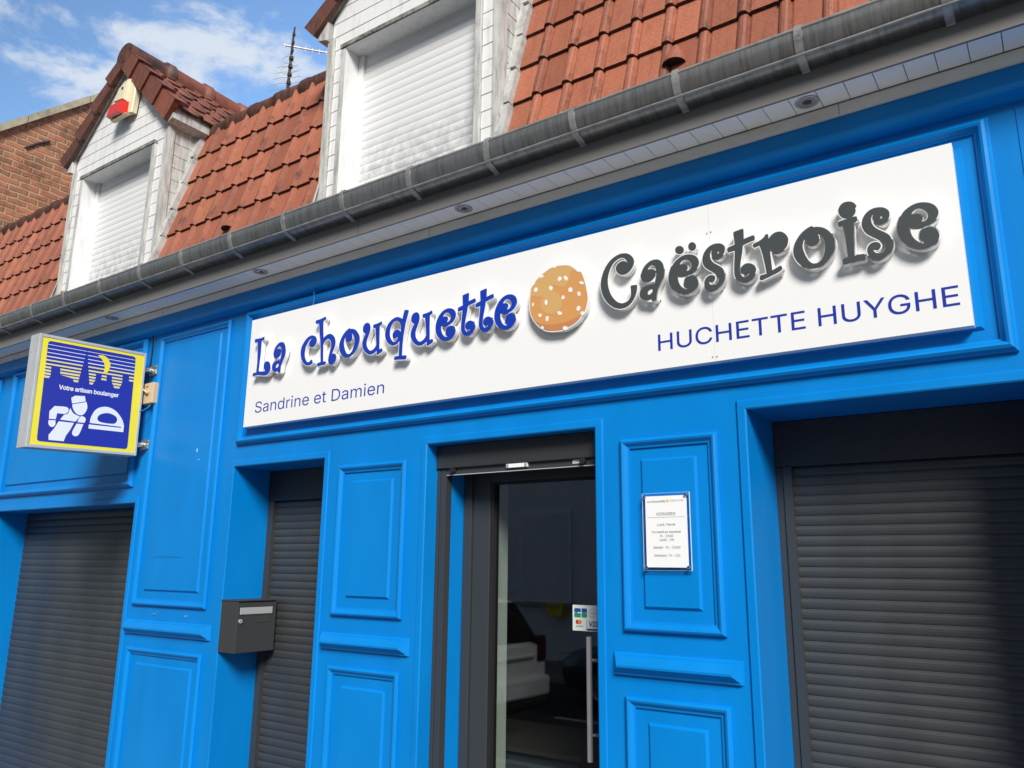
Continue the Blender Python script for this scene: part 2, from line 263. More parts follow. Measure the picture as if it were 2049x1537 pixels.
def smooth_loop(pts, n=4):
    out = []; N = len(pts)
    for i in range(N):
        p0, p1 = pts[i], pts[(i+1) % N]; pm, pp = pts[i-1], pts[(i+2) % N]
        ch = (p1[0]-p0[0], p1[1]-p0[1])
        t0 = ch if p0[2] else ((p1[0]-pm[0])/2, (p1[1]-pm[1])/2)
        t1 = ch if p1[2] else ((pp[0]-p0[0])/2, (pp[1]-p0[1])/2)
        if p0[2] and p1[2]: out.append((p0[0], p0[1])); continue
        for k in range(n):
            t = k/n; a = 2*t**3-3*t*t+1; b = t**3-2*t*t+t; c = -2*t**3+3*t*t; d = t**3-t*t
            out.append((a*p0[0]+b*t0[0]+c*p1[0]+d*t1[0], a*p0[1]+b*t0[1]+c*p1[1]+d*t1[1]))
    return out
def area(l): return 0.5*sum(l[i-1][0]*l[i][1]-l[i][0]*l[i-1][1] for i in range(len(l)))
def inside(p, l):
    r = False
    for i in range(len(l)):
        (x1, y1), (x2, y2) = l[i-1], l[i]
        if (y1 > p[1]) != (y2 > p[1]) and p[0] < (x2-x1)*(p[1]-y1)/(y2-y1)+x1: r = not r
    return r
def offset_loop(l, d):
    if area(l) < 0: l = l[::-1]
    out = []; n = len(l)
    for i in range(n):
        a, b, c = Vector(l[i-1]), Vector(l[i]), Vector(l[(i+1) % n])
        e1 = (b-a); e2 = (c-b)
        if e1.length < 1e-7 or e2.length < 1e-7: continue
        e1.normalize(); e2.normalize(); nn = Vector((e1.y+e2.y, -e1.x-e2.x))
        if nn.length < 1e-4: nn = Vector((e1.y, -e1.x))
        nn.normalize(); k = max(0.5, nn.dot(Vector((e1.y, -e1.x))))
        out.append(tuple(b+nn*(d/k)))
    return out
def fill_mesh(name, loops, depth):
    """flat 2D outline with holes -> solid of the given depth, in local XY, z from 0 to depth"""
    cu = bpy.data.curves.new(name, 'CURVE'); cu.dimensions = '2D'; cu.fill_mode = 'BOTH'; cu.extrude = depth/2
    for l in loops:
        sp = cu.splines.new('POLY'); sp.points.add(len(l)-1)
        for i, p in enumerate(l): sp.points[i].co = (p[0], p[1], 0, 1)
        sp.use_cyclic_u = True
    return curve_to_mesh(name, cu, depth/2)
def curve_to_mesh(name, cu, dz):
    o = bpy.data.objects.new(name, cu); COL.objects.link(o)
    dg = bpy.context.evaluated_depsgraph_get(); me = bpy.data.meshes.new_from_object(o.evaluated_get(dg))
    bpy.data.objects.remove(o); bpy.data.curves.remove(cu)
    for v in me.vertices: v.co.z += dz
    me.name = name; return me
def place(me, fn, mat):
    for v in me.vertices: v.co = fn(v.co)
    me.materials.clear(); me.materials.append(M[mat]); me.update(); return me
def wallmap(y): return lambda c: (c.x, y-c.z, c.y)            # on a wall facing the street, depth towards the street
def cap(name, loops, depth, fn, mat, parent): return link(name, place(fill_mesh(name, loops, depth), fn, mat), parent)
def text_loops(body):
    cu = bpy.data.curves.new('lettering', 'FONT'); cu.body = body; cu.size = 1.0
    if FONT: cu.font = FONT
    cu.fill_mode = 'NONE'; cu.resolution_u = 5
    me = curve_to_mesh('lettering', cu, 0.0); nb = {}
    for e in me.edges:
        i, j = e.vertices; nb.setdefault(i, []).append(j); nb.setdefault(j, []).append(i)
    loops = []; seen = set()
    for s in nb:
        if s in seen: continue
        l = [s]; seen.add(s); c = s
        while True:
            n = [k for k in nb[c] if k not in seen]
            if not n: break
            c = n[0]; seen.add(c); l.append(c)
        P = []
        for i in l:
            q = me.vertices[i].co
            if not P or math.hypot(q.x-P[-1][0], q.y-P[-1][1]) > 0.003: P.append((q.x, q.y))
        if len(P) > 2 and math.hypot(P[0][0]-P[-1][0], P[0][1]-P[-1][1]) < 0.003: P.pop()
        if len(P) > 2: loops.append(P)
    bpy.data.meshes.remove(me); return loops
def text_mesh(body, weight=0.0, depth=0.001):
    """flat lettering filled by the non-zero rule (the font's contours may overlap)"""
    from mathutils.geometry import delaunay_2d_cdt
    loops = []
    for l in text_loops(body):
        hole = area(l) > 0; k = offset_loop(l, -weight if hole else weight)      # comes back counter-clockwise
        loops.append((k[::-1] if hole else k, min(p[0] for p in k), max(p[0] for p in k)))
    co = []; ed = []
    for l, _, _ in loops:
        b0 = len(co); co += [Vector(p) for p in l]; ed += [(b0+i, b0+(i+1) % len(l)) for i in range(len(l))]
    V, _, F = delaunay_2d_cdt(co, ed, [], 0, 1e-6)[:3]
    def wind(p):
        w = 0
        for l, x0, x1 in loops:
            if not x0 <= p[0] <= x1: continue
            for i in range(len(l)):
                (xa, ya), (xb, yb) = l[i-1], l[i]
                if (ya > p[1]) != (yb > p[1]) and p[0] < (xb-xa)*(p[1]-ya)/(yb-ya)+xa: w += 1 if yb > ya else -1
        return w
    keep = [f for f in F if wind(((V[f[0]].x+V[f[1]].x+V[f[2]].x)/3, (V[f[0]].y+V[f[1]].y+V[f[2]].y)/3)) != 0]
    cnt = {}
    for f in keep:
        for i in range(3): e = (f[i], f[(i+1) % 3]); cnt[e] = 1
    n = len(V); verts = [(v.x, v.y, depth) for v in V]+[(v.x, v.y, 0.0) for v in V]; faces = [tuple(f) for f in keep]
    faces += [(i, j, j+n, i+n) for (i, j) in cnt if (j, i) not in cnt]
    me = bpy.data.meshes.new('lettering'); me.from_pydata(verts, [], faces)
    bm = bmesh.new(); bm.from_mesh(me); bmesh.ops.delete(bm, geom=[v for v in bm.verts if not v.link_faces], context='VERTS'); bm.to_mesh(me); bm.free(); return me
def link_words(me, fn, mat, parent, gap):
    """one object per word of a line of lettering"""
    bm = bmesh.new(); bm.from_mesh(me); bm.verts.ensure_lookup_table(); seen = set(); isl = []
    for v in bm.verts:
        if v.index in seen: continue
        st = [v]; seen.add(v.index); g = []
        while st:
            q = st.pop(); g.append(q.index)
            for e in q.link_edges:
                o = e.other_vert(q)
                if o.index not in seen: seen.add(o.index); st.append(o)
        xs = [bm.verts[i].co.x for i in g]; isl.append((min(xs), max(xs), g))
    isl.sort(); words = []; end = -1e9
    for a, b, g in isl:
        if a-end > gap: words.append([])
        words[-1] += g; end = max(end, b)
    bm.free()
    for w in words:
        keep = set(w); b2 = bmesh.new(); b2.from_mesh(me); b2.verts.ensure_lookup_table()
        bmesh.ops.delete(b2, geom=[v for v in b2.verts if v.index not in keep], context='VERTS')
        m2 = bpy.data.meshes.new('lettering'); b2.to_mesh(m2); b2.free(); link('lettering', place(m2, fn, mat), parent)
    bpy.data.meshes.remove(me)
def text_fit(body, x0, x1, z0, capz, weight=0.0):
    """text mesh with its ink from x0 to x1 and capital height capz above baseline z0"""
    me = text_mesh(body, weight); xs = [v.co.x for v in me.vertices]; a, b = min(xs), max(xs)
    ref = text_mesh('H', weight); ch = max(v.co.y for v in ref.vertices); bpy.data.meshes.remove(ref)
    for v in me.vertices: v.co.x = x0+(v.co.x-a)/(b-a)*(x1-x0); v.co.y = z0+v.co.y*capz/ch
    return me
LETTERS = [
("L","b","-39040,29176c -38680,29152 -38380,29159 -38236,29197c -38175,29191c -38169,29015c -38209,28982c -38402,28971c -38400,28790 -38394,28188 -38427,27734 -38454,27118c -38390,27084c -38119,27048 -37912,27041 -37873,27085c -37957,27175 -38022,27341 -37997,27496 -37892,27600 -37732,27613 -37562,27544 -37441,27380 -37393,27178 -37423,26986 -37564,26829 -37762,26776 -37938,26779 -38179,26820 -38484,26883 -38723,26880 -38929,26851c -38968,26872c -38974,27012c -38896,27061c -38671,27062c -38659,27368 -38655,27766 -38715,28476 -38775,28948c -39003,28953c -39051,28975c"),
("a","b","-36515,28599 -36350,28523 -36228,28355 -36171,28141 -36177,27941 -36207,27766 -36288,27582 -36390,27402 -36451,27273 -36491,27101 -36511,26905 -36521,26807c -36552,26772c -36685,26787c -36716,26883c -36736,26916c -36839,26885 -36984,26872 -37130,26939 -37224,27057 -37261,27206 -37216,27360 -37091,27467 -36925,27506 -36759,27514 -36595,27512c -36533,27711 -36507,27908 -36510,28026c -36551,28038c -36596,27886 -36719,27749 -36863,27676 -37009,27685 -37135,27771 -37209,27949 -37200,28111 -37138,28282 -37034,28424 -36888,28537 -36722,28603;-36907,28224c -36845,28323 -36742,28383 -36638,28361 -36566,28264 -36524,28134 -36524,28077c -36576,28135 -36658,28192 -36762,28224;-36676,27327c -36800,27320 -36893,27257 -36923,27162 -36871,27082 -36778,27095 -36686,27178 -36672,27255"),
("c","b","-33900,28585 -33685,28488 -33556,28301 -33562,28115 -33664,27964 -33804,27896 -33951,27893 -34108,27989 -34175,28125 -34148,28247 -34040,28345 -33887,28386c -34031,28409 -34173,28345 -34280,28225 -34410,28035 -34462,27812 -34482,27564 -34424,27347 -34291,27141 -34164,27061 -34034,27084 -33938,27154 -33881,27177c -33818,27127c -33758,26964c -33827,26922 -33999,26873 -34206,26880 -34455,26997 -34655,27213 -34788,27482 -34832,27762 -34784,28028 -34668,28221 -34479,28424 -34253,28557 -34050,28599"),
("h","b","-33731,29431c -33687,29438c -33337,29458 -33080,29508 -32951,29527c -32905,29499c -32890,29391c -32948,29339c -33091,29311c -33088,29122 -33068,28806 -33002,28277c -32862,28379 -32667,28451 -32468,28450 -32260,28345 -32104,28177 -32024,27960 -32037,27717 -32129,27487 -32202,27356 -32248,27231c -32137,27249 -32007,27206 -31927,27093 -31927,26932 -32011,26762 -32144,26680 -32282,26663 -32432,26760 -32508,26913 -32502,27074 -32452,27311 -32388,27546 -32347,27785 -32383,27974 -32497,28136 -32615,28185 -32756,28155 -32890,28053 -32991,27903c -32983,27758 -32954,27343 -32916,26929c -32729,26913c -32683,26876c -32701,26757c -32798,26729c -33084,26728 -33341,26701c -33388,26738c -33388,26892c -33273,26907c -33103,26934c -33149,27268 -33187,27685 -33265,28214 -33374,28752 -33446,29214c -33668,29234c -33732,29294c"),
("o","b","-30917,28477c -30728,28456 -30509,28361 -30319,28166 -30209,27906 -30193,27705 -30241,27495 -30350,27275 -30493,27100 -30670,26969 -30844,26897 -31033,26886 -31238,26937 -31457,27091 -31616,27297 -31698,27513 -31705,27697 -31662,27894 -31540,28119 -31371,28314 -31188,28445 -31009,28524c -30952,28528c;-31262,28080c -31331,27919 -31352,27761 -31309,27551 -31228,27336 -31126,27170 -31000,27080 -30849,27076 -30711,27174 -30604,27356 -30547,27565 -30536,27763 -30576,27971 -30659,28116 -30819,28252c -30744,28121 -30734,27998 -30771,27884 -30872,27791 -31008,27753 -31137,27805 -31225,27922"),
("u","b","-29605,28606 -29469,28516 -29395,28348 -29408,28125 -29487,27914 -29578,27705 -29621,27550 -29611,27385 -29550,27233 -29411,27068 -29279,27016 -29127,27052 -28980,27159 -28897,27286c -28918,27430 -28961,27741 -29026,28220c -29143,28251c -29202,28293c -29191,28413c -29128,28432c -28846,28452 -28645,28506c -28581,28504c -28550,28397c -28585,28332c -28709,28284c -28707,28000 -28693,27594 -28661,26996c -28504,27030c -28451,26992c -28433,26879c -28481,26837c -28764,26713c -28824,26742c -28854,26957c -29014,26863 -29191,26811 -29397,26828 -29638,26963 -29834,27177 -29931,27397 -29937,27583 -29870,27776 -29727,28018c -29837,28088 -29935,28198 -29951,28325 -29913,28483 -29788,28595"),
("q","b","-26994,28845c -26941,28852c -26737,28809c -26695,28770c -26785,28450 -26876,28152 -26938,27807 -26999,27442 -27038,26930 -27045,26436c -26756,26394c -26722,26359c -26747,26229c -26798,26196c -27227,26246 -27552,26271c -27581,26306c -27574,26419c -27508,26457c -27260,26442c -27270,26757 -27256,27243c -27385,27128 -27544,27069 -27734,27066 -27960,27174 -28165,27374 -28277,27624 -28292,27859 -28236,28084 -28084,28314 -27872,28469 -27630,28555 -27439,28553 -27244,28477 -27118,28392c -27063,28625;-27524,28367 -27370,28299 -27255,28174 -27191,27995 -27201,27704c -27288,27802 -27428,27877 -27563,27867 -27695,27784 -27764,27669 -27734,27517 -27619,27425 -27484,27435 -27406,27507c -27395,27400 -27462,27286 -27635,27239 -27806,27360 -27928,27568 -27965,27806 -27929,28033 -27829,28207 -27673,28350"),
("u","b","-26155,28584 -26020,28494 -25946,28325 -25961,28100 -26043,27887 -26137,27676 -26182,27518 -26173,27352 -26114,27199 -25975,27034 -25843,26983 -25690,27021 -25541,27129 -25457,27259c -25476,27404 -25516,27717 -25576,28199c -25694,28230c -25753,28271c -25741,28393c -25677,28413c -25393,28435 -25190,28491c -25126,28490c -25096,28382c -25132,28317c -25258,28267c -25258,27980 -25248,27571 -25222,26968c -25063,27004c -25011,26965c -24994,26852c -25042,26809c -25329,26682c -25389,26711c -25416,26927c -25578,26831 -25756,26777 -25964,26792 -26205,26927 -26399,27141 -26495,27362 -26499,27549 -26430,27744 -26284,27989c -26393,28060 -26491,28170 -26506,28297 -26466,28457 -26339,28571"),
("e","b","-23980,28408 -23780,28333 -23644,28203 -23578,28018 -23612,27850 -23709,27711 -23847,27612 -24042,27540 -24220,27517 -24368,27532 -24499,27579c -24496,27403 -24447,27238 -24368,27104 -24257,27001 -24142,26958 -24031,26976c -24109,27013 -24190,27112 -24202,27253 -24156,27384 -24047,27471 -23899,27499 -23756,27459 -23650,27338 -23611,27178 -23659,27014 -23770,26876 -23935,26798 -24126,26766 -24343,26814 -24558,26933 -24726,27106 -24831,27333 -24861,27567 -24831,27793 -24741,28008 -24591,28213 -24386,28354 -24187,28416;-24400,28038c -24341,28134 -24246,28206 -24112,28214 -23985,28133 -23906,28005 -23900,27882 -23967,27771 -24059,27717 -24139,27727c -24089,27809 -24074,27912 -24114,27980 -24200,28025 -24303,28039"),
("t","b","-23194,28907c -23156,28936c -22991,28965 -22836,28990c -22790,28948c -22795,28761 -22801,28553c -22635,28594 -22429,28633c -22387,28595c -22367,28480c -22405,28423c -22647,28374 -22847,28314c -22889,28034 -22960,27715 -22998,27500 -23015,27356 -23005,27207 -22950,27086 -22865,27006 -22759,27013 -22694,27074 -22667,27142c -22753,27113 -22858,27133 -22960,27217 -22990,27333 -22939,27452 -22818,27539 -22658,27544 -22504,27467 -22415,27349 -22396,27217 -22459,27047 -22572,26905 -22717,26823 -22876,26816 -23049,26894 -23184,27038 -23238,27214 -23229,27546 -23196,27911 -23175,28169c -23288,28155 -23416,28140c -23461,28163c -23472,28306c -23424,28343c -23162,28410c -23180,28658"),
("t","b","-22116,28920c -22078,28949c -21915,28979 -21761,29006c -21715,28964c -21719,28777 -21725,28569c -21559,28612 -21355,28652c -21313,28615c -21293,28499c -21331,28443c -21571,28391 -21769,28330c -21810,28050 -21880,27731 -21918,27516 -21934,27372 -21924,27223 -21868,27103 -21784,27023 -21678,27031 -21614,27093 -21587,27161c -21673,27131 -21777,27150 -21879,27233 -21908,27349 -21858,27468 -21739,27556 -21580,27562 -21427,27487 -21337,27369 -21318,27238 -21380,27068 -21492,26925 -21636,26842 -21794,26833 -21966,26910 -22101,27053 -22155,27229 -22147,27560 -22115,27925 -22095,28183c -22207,28168 -22335,28152c -22379,28175c -22390,28318c -22343,28355c -22083,28423c -22101,28671"),
("e","b","-20325,28434 -20132,28353 -20005,28217 -19951,28025 -19994,27853 -20098,27712 -20240,27614 -20437,27544 -20615,27524 -20760,27543 -20886,27594c -20894,27413 -20856,27243 -20785,27104 -20681,26995 -20571,26948 -20460,26964c -20535,27005 -20609,27108 -20613,27252 -20559,27387 -20446,27474 -20298,27499 -20160,27455 -20062,27329 -20033,27163 -20091,26996 -20208,26857 -20376,26780 -20567,26751 -20778,26806 -20983,26931 -21139,27113 -21230,27348 -21245,27589 -21202,27820 -21100,28040 -20940,28247 -20729,28387 -20529,28446;-20761,28063c -20698,28160 -20600,28232 -20467,28237 -20346,28152 -20276,28019 -20277,27892 -20349,27780 -20444,27726 -20522,27738c -20468,27822 -20447,27927 -20482,27997 -20564,28045 -20665,28062"),
("C","g","-14358,29148 -14165,29063 -13999,28882 -13940,28694 -13987,28499 -14120,28322 -14294,28215 -14510,28202 -14702,28321 -14797,28485 -14794,28630 -14693,28754 -14517,28820 -14366,28787 -14250,28689c -14300,28834 -14427,28956 -14600,28983 -14799,28902 -14955,28769 -15092,28548 -15186,28275 -15208,28031 -15184,27777 -15091,27470 -14943,27217 -14752,27018 -14539,26928 -14324,26959 -14172,27092 -14114,27303 -14127,27609c -14073,27639c -13842,27613c -13821,27579c -13849,27352 -13917,27144 -14050,26928 -14223,26779 -14437,26707 -14673,26715 -14951,26830 -15209,27061 -15423,27389 -15528,27720 -15551,27995 -15496,28298 -15357,28625 -15152,28895 -14905,29072 -14618,29165"),
("a","g","-12919,28552 -12757,28476 -12641,28310 -12591,28100 -12604,27903 -12640,27731 -12728,27550 -12835,27373 -12900,27247 -12947,27078 -12973,26885 -12987,26789c -13018,26756c -13150,26770c -13178,26865c -13198,26898c -13301,26868 -13446,26855 -13589,26922 -13679,27039 -13711,27185 -13661,27336 -13532,27441 -13365,27479 -13200,27486 -13036,27483c -12968,27679 -12935,27872 -12933,27988c -12974,28000c -13024,27850 -13151,27716 -13298,27646 -13443,27655 -13565,27740 -13634,27915 -13619,28074 -13551,28243 -13442,28382 -13293,28492 -13125,28557;-13323,28184c -13258,28282 -13152,28340 -13050,28318 -12981,28223 -12944,28094 -12946,28039c -12995,28095 -13076,28152 -13178,28184;-13123,27301c -13247,27295 -13342,27234 -13375,27141 -13326,27061 -13233,27074 -13138,27155 -13121,27231"),
("e","g","-11461,28453 -11262,28368 -11131,28230 -11073,28039 -11115,27870 -11220,27734 -11364,27640 -11565,27576 -11747,27561 -11895,27583 -12025,27637c -12030,27459 -11989,27289 -11915,27150 -11808,27040 -11694,26991 -11581,27004c -11658,27045 -11735,27149 -11740,27292 -11688,27424 -11573,27507 -11422,27528 -11280,27481 -11178,27354 -11146,27189 -11203,27025 -11321,26891 -11492,26819 -11687,26795 -11904,26855 -12115,26984 -12277,27168 -12373,27403 -12393,27642 -12351,27869 -12250,28083 -12088,28284 -11874,28417 -11670,28471;-11903,28098c -11839,28192 -11740,28260 -11604,28262 -11479,28175 -11405,28041 -11405,27916 -11478,27807 -11574,27756 -11654,27770c -11600,27851 -11580,27955 -11617,28026 -11701,28075 -11805,28094;-11693,28697 -11732,28603 -11828,28561 -11943,28587 -12034,28671 -12066,28782 -12026,28876 -11930,28918 -11815,28892 -11724,28807;-11166,28729 -11202,28630 -11287,28583 -11389,28606 -11469,28691 -11496,28805 -11460,28905 -11375,28952 -11272,28928 -11193,28843"),
("s","g","-10250,28650 -10098,28589 -9990,28462 -9982,28311 -10034,28173 -10149,28047 -10285,27991 -10408,28025 -10498,28119 -10534,28258 -10506,28422c -10557,28376 -10597,28271 -10595,28120 -10543,27978 -10435,27844 -10278,27720 -10125,27579 -10054,27418 -10044,27232 -10094,27058 -10215,26879 -10393,26747 -10592,26690 -10745,26735 -10851,26882 -10891,27075 -10856,27235 -10750,27346 -10616,27386 -10508,27356 -10438,27288 -10439,27177 -10517,27081 -10597,27080 -10664,27111c -10695,27067c -10628,26981 -10508,26932 -10376,26963 -10285,27093 -10302,27244 -10394,27372 -10533,27509 -10692,27633 -10846,27794 -10923,27998 -10916,28186 -10842,28379 -10685,28555 -10475,28652;-10242,28328c -10212,28210c -10311,28240c"),
("t","g","-9605,28951c -9567,28980c -9401,29007 -9244,29031c -9198,28987c -9203,28797 -9209,28584c -9041,28625 -8833,28660c -8791,28622c -8771,28504c -8810,28447c -9054,28400 -9255,28342c -9298,28058 -9370,27733 -9409,27516 -9426,27369 -9417,27217 -9361,27093 -9275,27010 -9168,27016 -9102,27077 -9075,27145c -9162,27117 -9268,27139 -9371,27226 -9401,27345 -9349,27465 -9227,27552 -9066,27554 -8911,27474 -8820,27352 -8802,27218 -8865,27046 -8979,26903 -9126,26821 -9286,26816 -9461,26898 -9598,27048 -9651,27228 -9642,27566 -9608,27937 -9587,28199c -9701,28187 -9830,28174c -9875,28197c -9886,28344c -9838,28381c -9574,28444c -9591,28698"),
("r","g","-8290,28581c -8258,28532c -8250,28371c -8147,28487 -7986,28570 -7797,28561 -7633,28447 -7534,28266 -7527,28117 -7582,27928 -7710,27792 -7868,27726 -8005,27720 -8121,27793 -8201,27903 -8223,27964c -8226,27779 -8209,27498 -8192,27071c -8043,27131 -7902,27193c -7843,27180c -7808,27063c -7845,27016c -8003,26940 -8178,26885 -8354,26830 -8583,26767c -8661,26786c -8684,26833c -8668,26950c -8624,26968c -8405,26987c -8422,27138 -8469,27499 -8533,27885 -8612,28184c -8711,28160 -8819,28141c -8861,28185c -8874,28263c -8827,28309c -8610,28371 -8446,28464 -8351,28573"),
("o","g","-6587,28444c -6403,28413 -6188,28305 -6002,28095 -5895,27824 -5880,27617 -5927,27405 -6034,27186 -6175,27015 -6348,26890 -6519,26826 -6704,26824 -6905,26887 -7119,27056 -7274,27275 -7355,27501 -7361,27689 -7319,27889 -7198,28111 -7032,28302 -6853,28426 -6678,28498c -6621,28498c;-6926,28057c -6994,27897 -7015,27735 -6973,27519 -6895,27295 -6795,27119 -6671,27021 -6524,27010 -6388,27102 -6283,27282 -6227,27493 -6215,27695 -6255,27909 -6336,28062 -6492,28209c -6418,28072 -6409,27946 -6445,27831 -6545,27741 -6678,27710 -6805,27770 -6890,27893"),
("i","g","-5251,29125 -5099,29023 -5030,28882c -5080,28814c -5075,28700 -5125,28591 -5221,28504c -5105,28501c -5054,28482c -5043,28347c -5087,28287c -5193,28253c -5214,27925 -5236,27428 -5248,27001c -5086,27015 -4946,27019c -4897,26973c -4896,26824c -4939,26784c -5157,26783 -5404,26767 -5618,26753c -5671,26805c -5666,26934c -5618,26983c -5465,27000c -5478,27283 -5501,27791 -5546,28239c -5663,28243c -5717,28302c -5701,28410c -5629,28454c -5377,28452c -5379,28487c -5530,28562 -5628,28700 -5660,28873 -5602,29023 -5467,29131"),
("s","g","-4267,28641 -4113,28573 -3997,28440 -3978,28286 -4022,28148 -4128,28026 -4261,27976 -4386,28016 -4482,28115 -4527,28257 -4509,28422c -4557,28378 -4590,28273 -4579,28120 -4518,27974 -4401,27833 -4237,27701 -4075,27551 -3995,27385 -3972,27196 -4011,27022 -4121,26847 -4290,26720 -4485,26672 -4641,26724 -4756,26878 -4808,27075 -4783,27236 -4685,27343 -4553,27378 -4443,27343 -4370,27270 -4363,27158 -4435,27064 -4515,27068 -4584,27102c -4612,27058c -4540,26968 -4416,26913 -4287,26939 -4204,27067 -4231,27219 -4330,27353 -4478,27499 -4644,27631 -4809,27802 -4898,28011 -4904,28201 -4842,28394 -4696,28564 -4493,28653;-4239,28315c -4202,28194c -4303,28229c"),
("e","g","-2859,28458 -2656,28364 -2520,28219 -2457,28022 -2496,27852 -2598,27716 -2742,27626 -2943,27567 -3126,27558 -3277,27586 -3410,27646c -3411,27464 -3366,27290 -3287,27145 -3176,27029 -3060,26975 -2946,26984c -3025,27029 -3105,27138 -3114,27284 -3064,27416 -2950,27497 -2798,27514 -2653,27460 -2547,27327 -2511,27158 -2565,26993 -2681,26860 -2852,26793 -3049,26775 -3270,26844 -3486,26984 -3654,27176 -3756,27419 -3781,27664 -3745,27894 -3647,28109 -3489,28308 -3275,28436 -3070,28483;-3297,28111c -3235,28205 -3136,28271 -2999,28268 -2871,28174 -2793,28036 -2790,27909 -2861,27800 -2956,27751 -3038,27768c -2985,27849 -2967,27954 -3006,28027 -3093,28081 -3198,28104"),
]
BUN = {
"disc":"-17978,29305c -18201,29252 -18425,29148 -18651,29031c -18736,28973c -18934,28811 -18991,28696 -19148,28563 -19204,28360 -19230,27987 -19242,27663 -19198,27330 -19039,26980 -18757,26636 -18422,26385 -18037,26286 -17496,26246 -17309,26275 -16962,26408 -16698,26554 -16539,26741 -16354,26946 -16218,27446 -16278,27889 -16365,28292 -16518,28713 -16650,28826 -16809,28920c -17022,29113 -17264,29235 -17592,29285 -17784,29314c",
"light":"-17978,29280c -18201,29235 -18425,29131 -18679,28987 -18906,28793 -18977,28668 -19127,28547 -19184,28356 -19188,28130c -18960,28061 -18508,27951c -18648,27704 -18619,27426 -18368,27159 -18037,27052 -17709,27140 -17545,27402 -17598,27754 -17815,28041 -18035,28232c -18257,28375 -18035,28431 -17814,28362 -17541,28234 -17270,28328 -17133,28595 -17077,28854 -16809,28908c -17022,29101 -17264,29222 -17592,29273 -17784,29302",
"dark":"-18954,26891c -18673,26745 -18257,26614 -17819,26564 -17387,26576 -16961,26647 -16643,26759 -16433,26889c -16552,26743 -16711,26568 -16975,26430 -17322,26294 -17509,26265 -18037,26303 -18408,26400 -18743,26649",
"seeds":"-18832,28347 -18875,28287 -18937,28282 -18991,28302 -19027,28361 -19014,28441 -18955,28482 -18901,28500 -18855,28471 -18822,28420|-17540,28608 -17598,28570 -17663,28550 -17717,28592 -17740,28655 -17713,28716 -17677,28778 -17614,28757 -17564,28734 -17537,28679|-17240,28649 -17205,28569 -17244,28530 -17285,28495 -17351,28545 -17403,28613 -17425,28694 -17397,28745 -17343,28748 -17285,28712|-18002,28288 -18036,28230 -18079,28185 -18139,28220 -18184,28264 -18215,28330 -18194,28393 -18143,28422 -18083,28407 -18029,28362|-16984,28015 -16985,27938 -17046,27913 -17114,27917 -17177,27971 -17186,28054 -17164,28122 -17106,28141 -17046,28135 -16991,28088|-16392,28200 -16423,28162 -16494,28159 -16567,28192 -16611,28239 -16616,28281 -16600,28318 -16539,28322 -16469,28298 -16418,28252|-16570,27751 -16565,27682 -16604,27642 -16657,27656 -16703,27697 -16729,27761 -16727,27828 -16687,27861 -16636,27853 -16587,27817|-17378,27704 -17422,27669 -17466,27638 -17518,27657 -17543,27713 -17534,27772 -17504,27816 -17458,27847 -17414,27812 -17391,27765|-18287,27663 -18298,27603 -18326,27555 -18378,27552 -18422,27608 -18445,27680 -18427,27738 -18399,27788 -18346,27796 -18296,27740|-19029,27677 -19049,27620 -19084,27608 -19114,27613 -19119,27662 -19124,27716 -19095,27772 -19060,27775 -19024,27785 -19022,27728|-16579,27046 -16626,27004 -16680,26970 -16744,26993 -16782,27056 -16767,27126 -16733,27181 -16674,27204 -16616,27175 -16579,27117|-18605,27060 -18646,27027 -18710,27030 -18749,27079 -18778,27124 -18782,27180 -18727,27201 -18670,27191 -18617,27161 -18601,27109|-17518,26972 -17581,26948 -17646,26950 -17716,26976 -17756,27034 -17765,27096 -17715,27129 -17647,27130 -17583,27092 -17538,27038|-18231,26868 -18252,26794 -18301,26758 -18346,26790 -18382,26836 -18382,26913 -18363,26992 -18311,27009 -18267,26993 -18218,26954|-18487,26498 -18496,26451 -18535,26434 -18575,26443 -18619,26467 -18631,26522 -18616,26571 -18578,26594 -18536,26575 -18499,26547|-17236,26314 -17242,26253 -17279,26200 -17358,26206 -17436,26216 -17480,26275 -17477,26338 -17436,26392 -17355,26385 -17294,26357|-18500,28990 -18484,28951 -18548,28921 -18618,28908 -18687,28913 -18717,28944 -18731,28983 -18680,29021 -18596,29042 -18523,29026|-17820,29330 -17808,29285 -17841,29245 -17901,29228 -17951,29252 -18000,29275 -17997,29319 -17970,29356 -17917,29375 -17864,29357|-16594,28791 -16624,28772 -16692,28783 -16760,28840 -16811,28893 -16812,28931 -16781,28951 -16713,28938 -16639,28884 -16581,28826|-16390,26810 -16403,26756 -16455,26733 -16522,26733 -16563,26789 -16586,26844 -16564,26893 -16519,26928 -16455,26905 -16394,26871"}
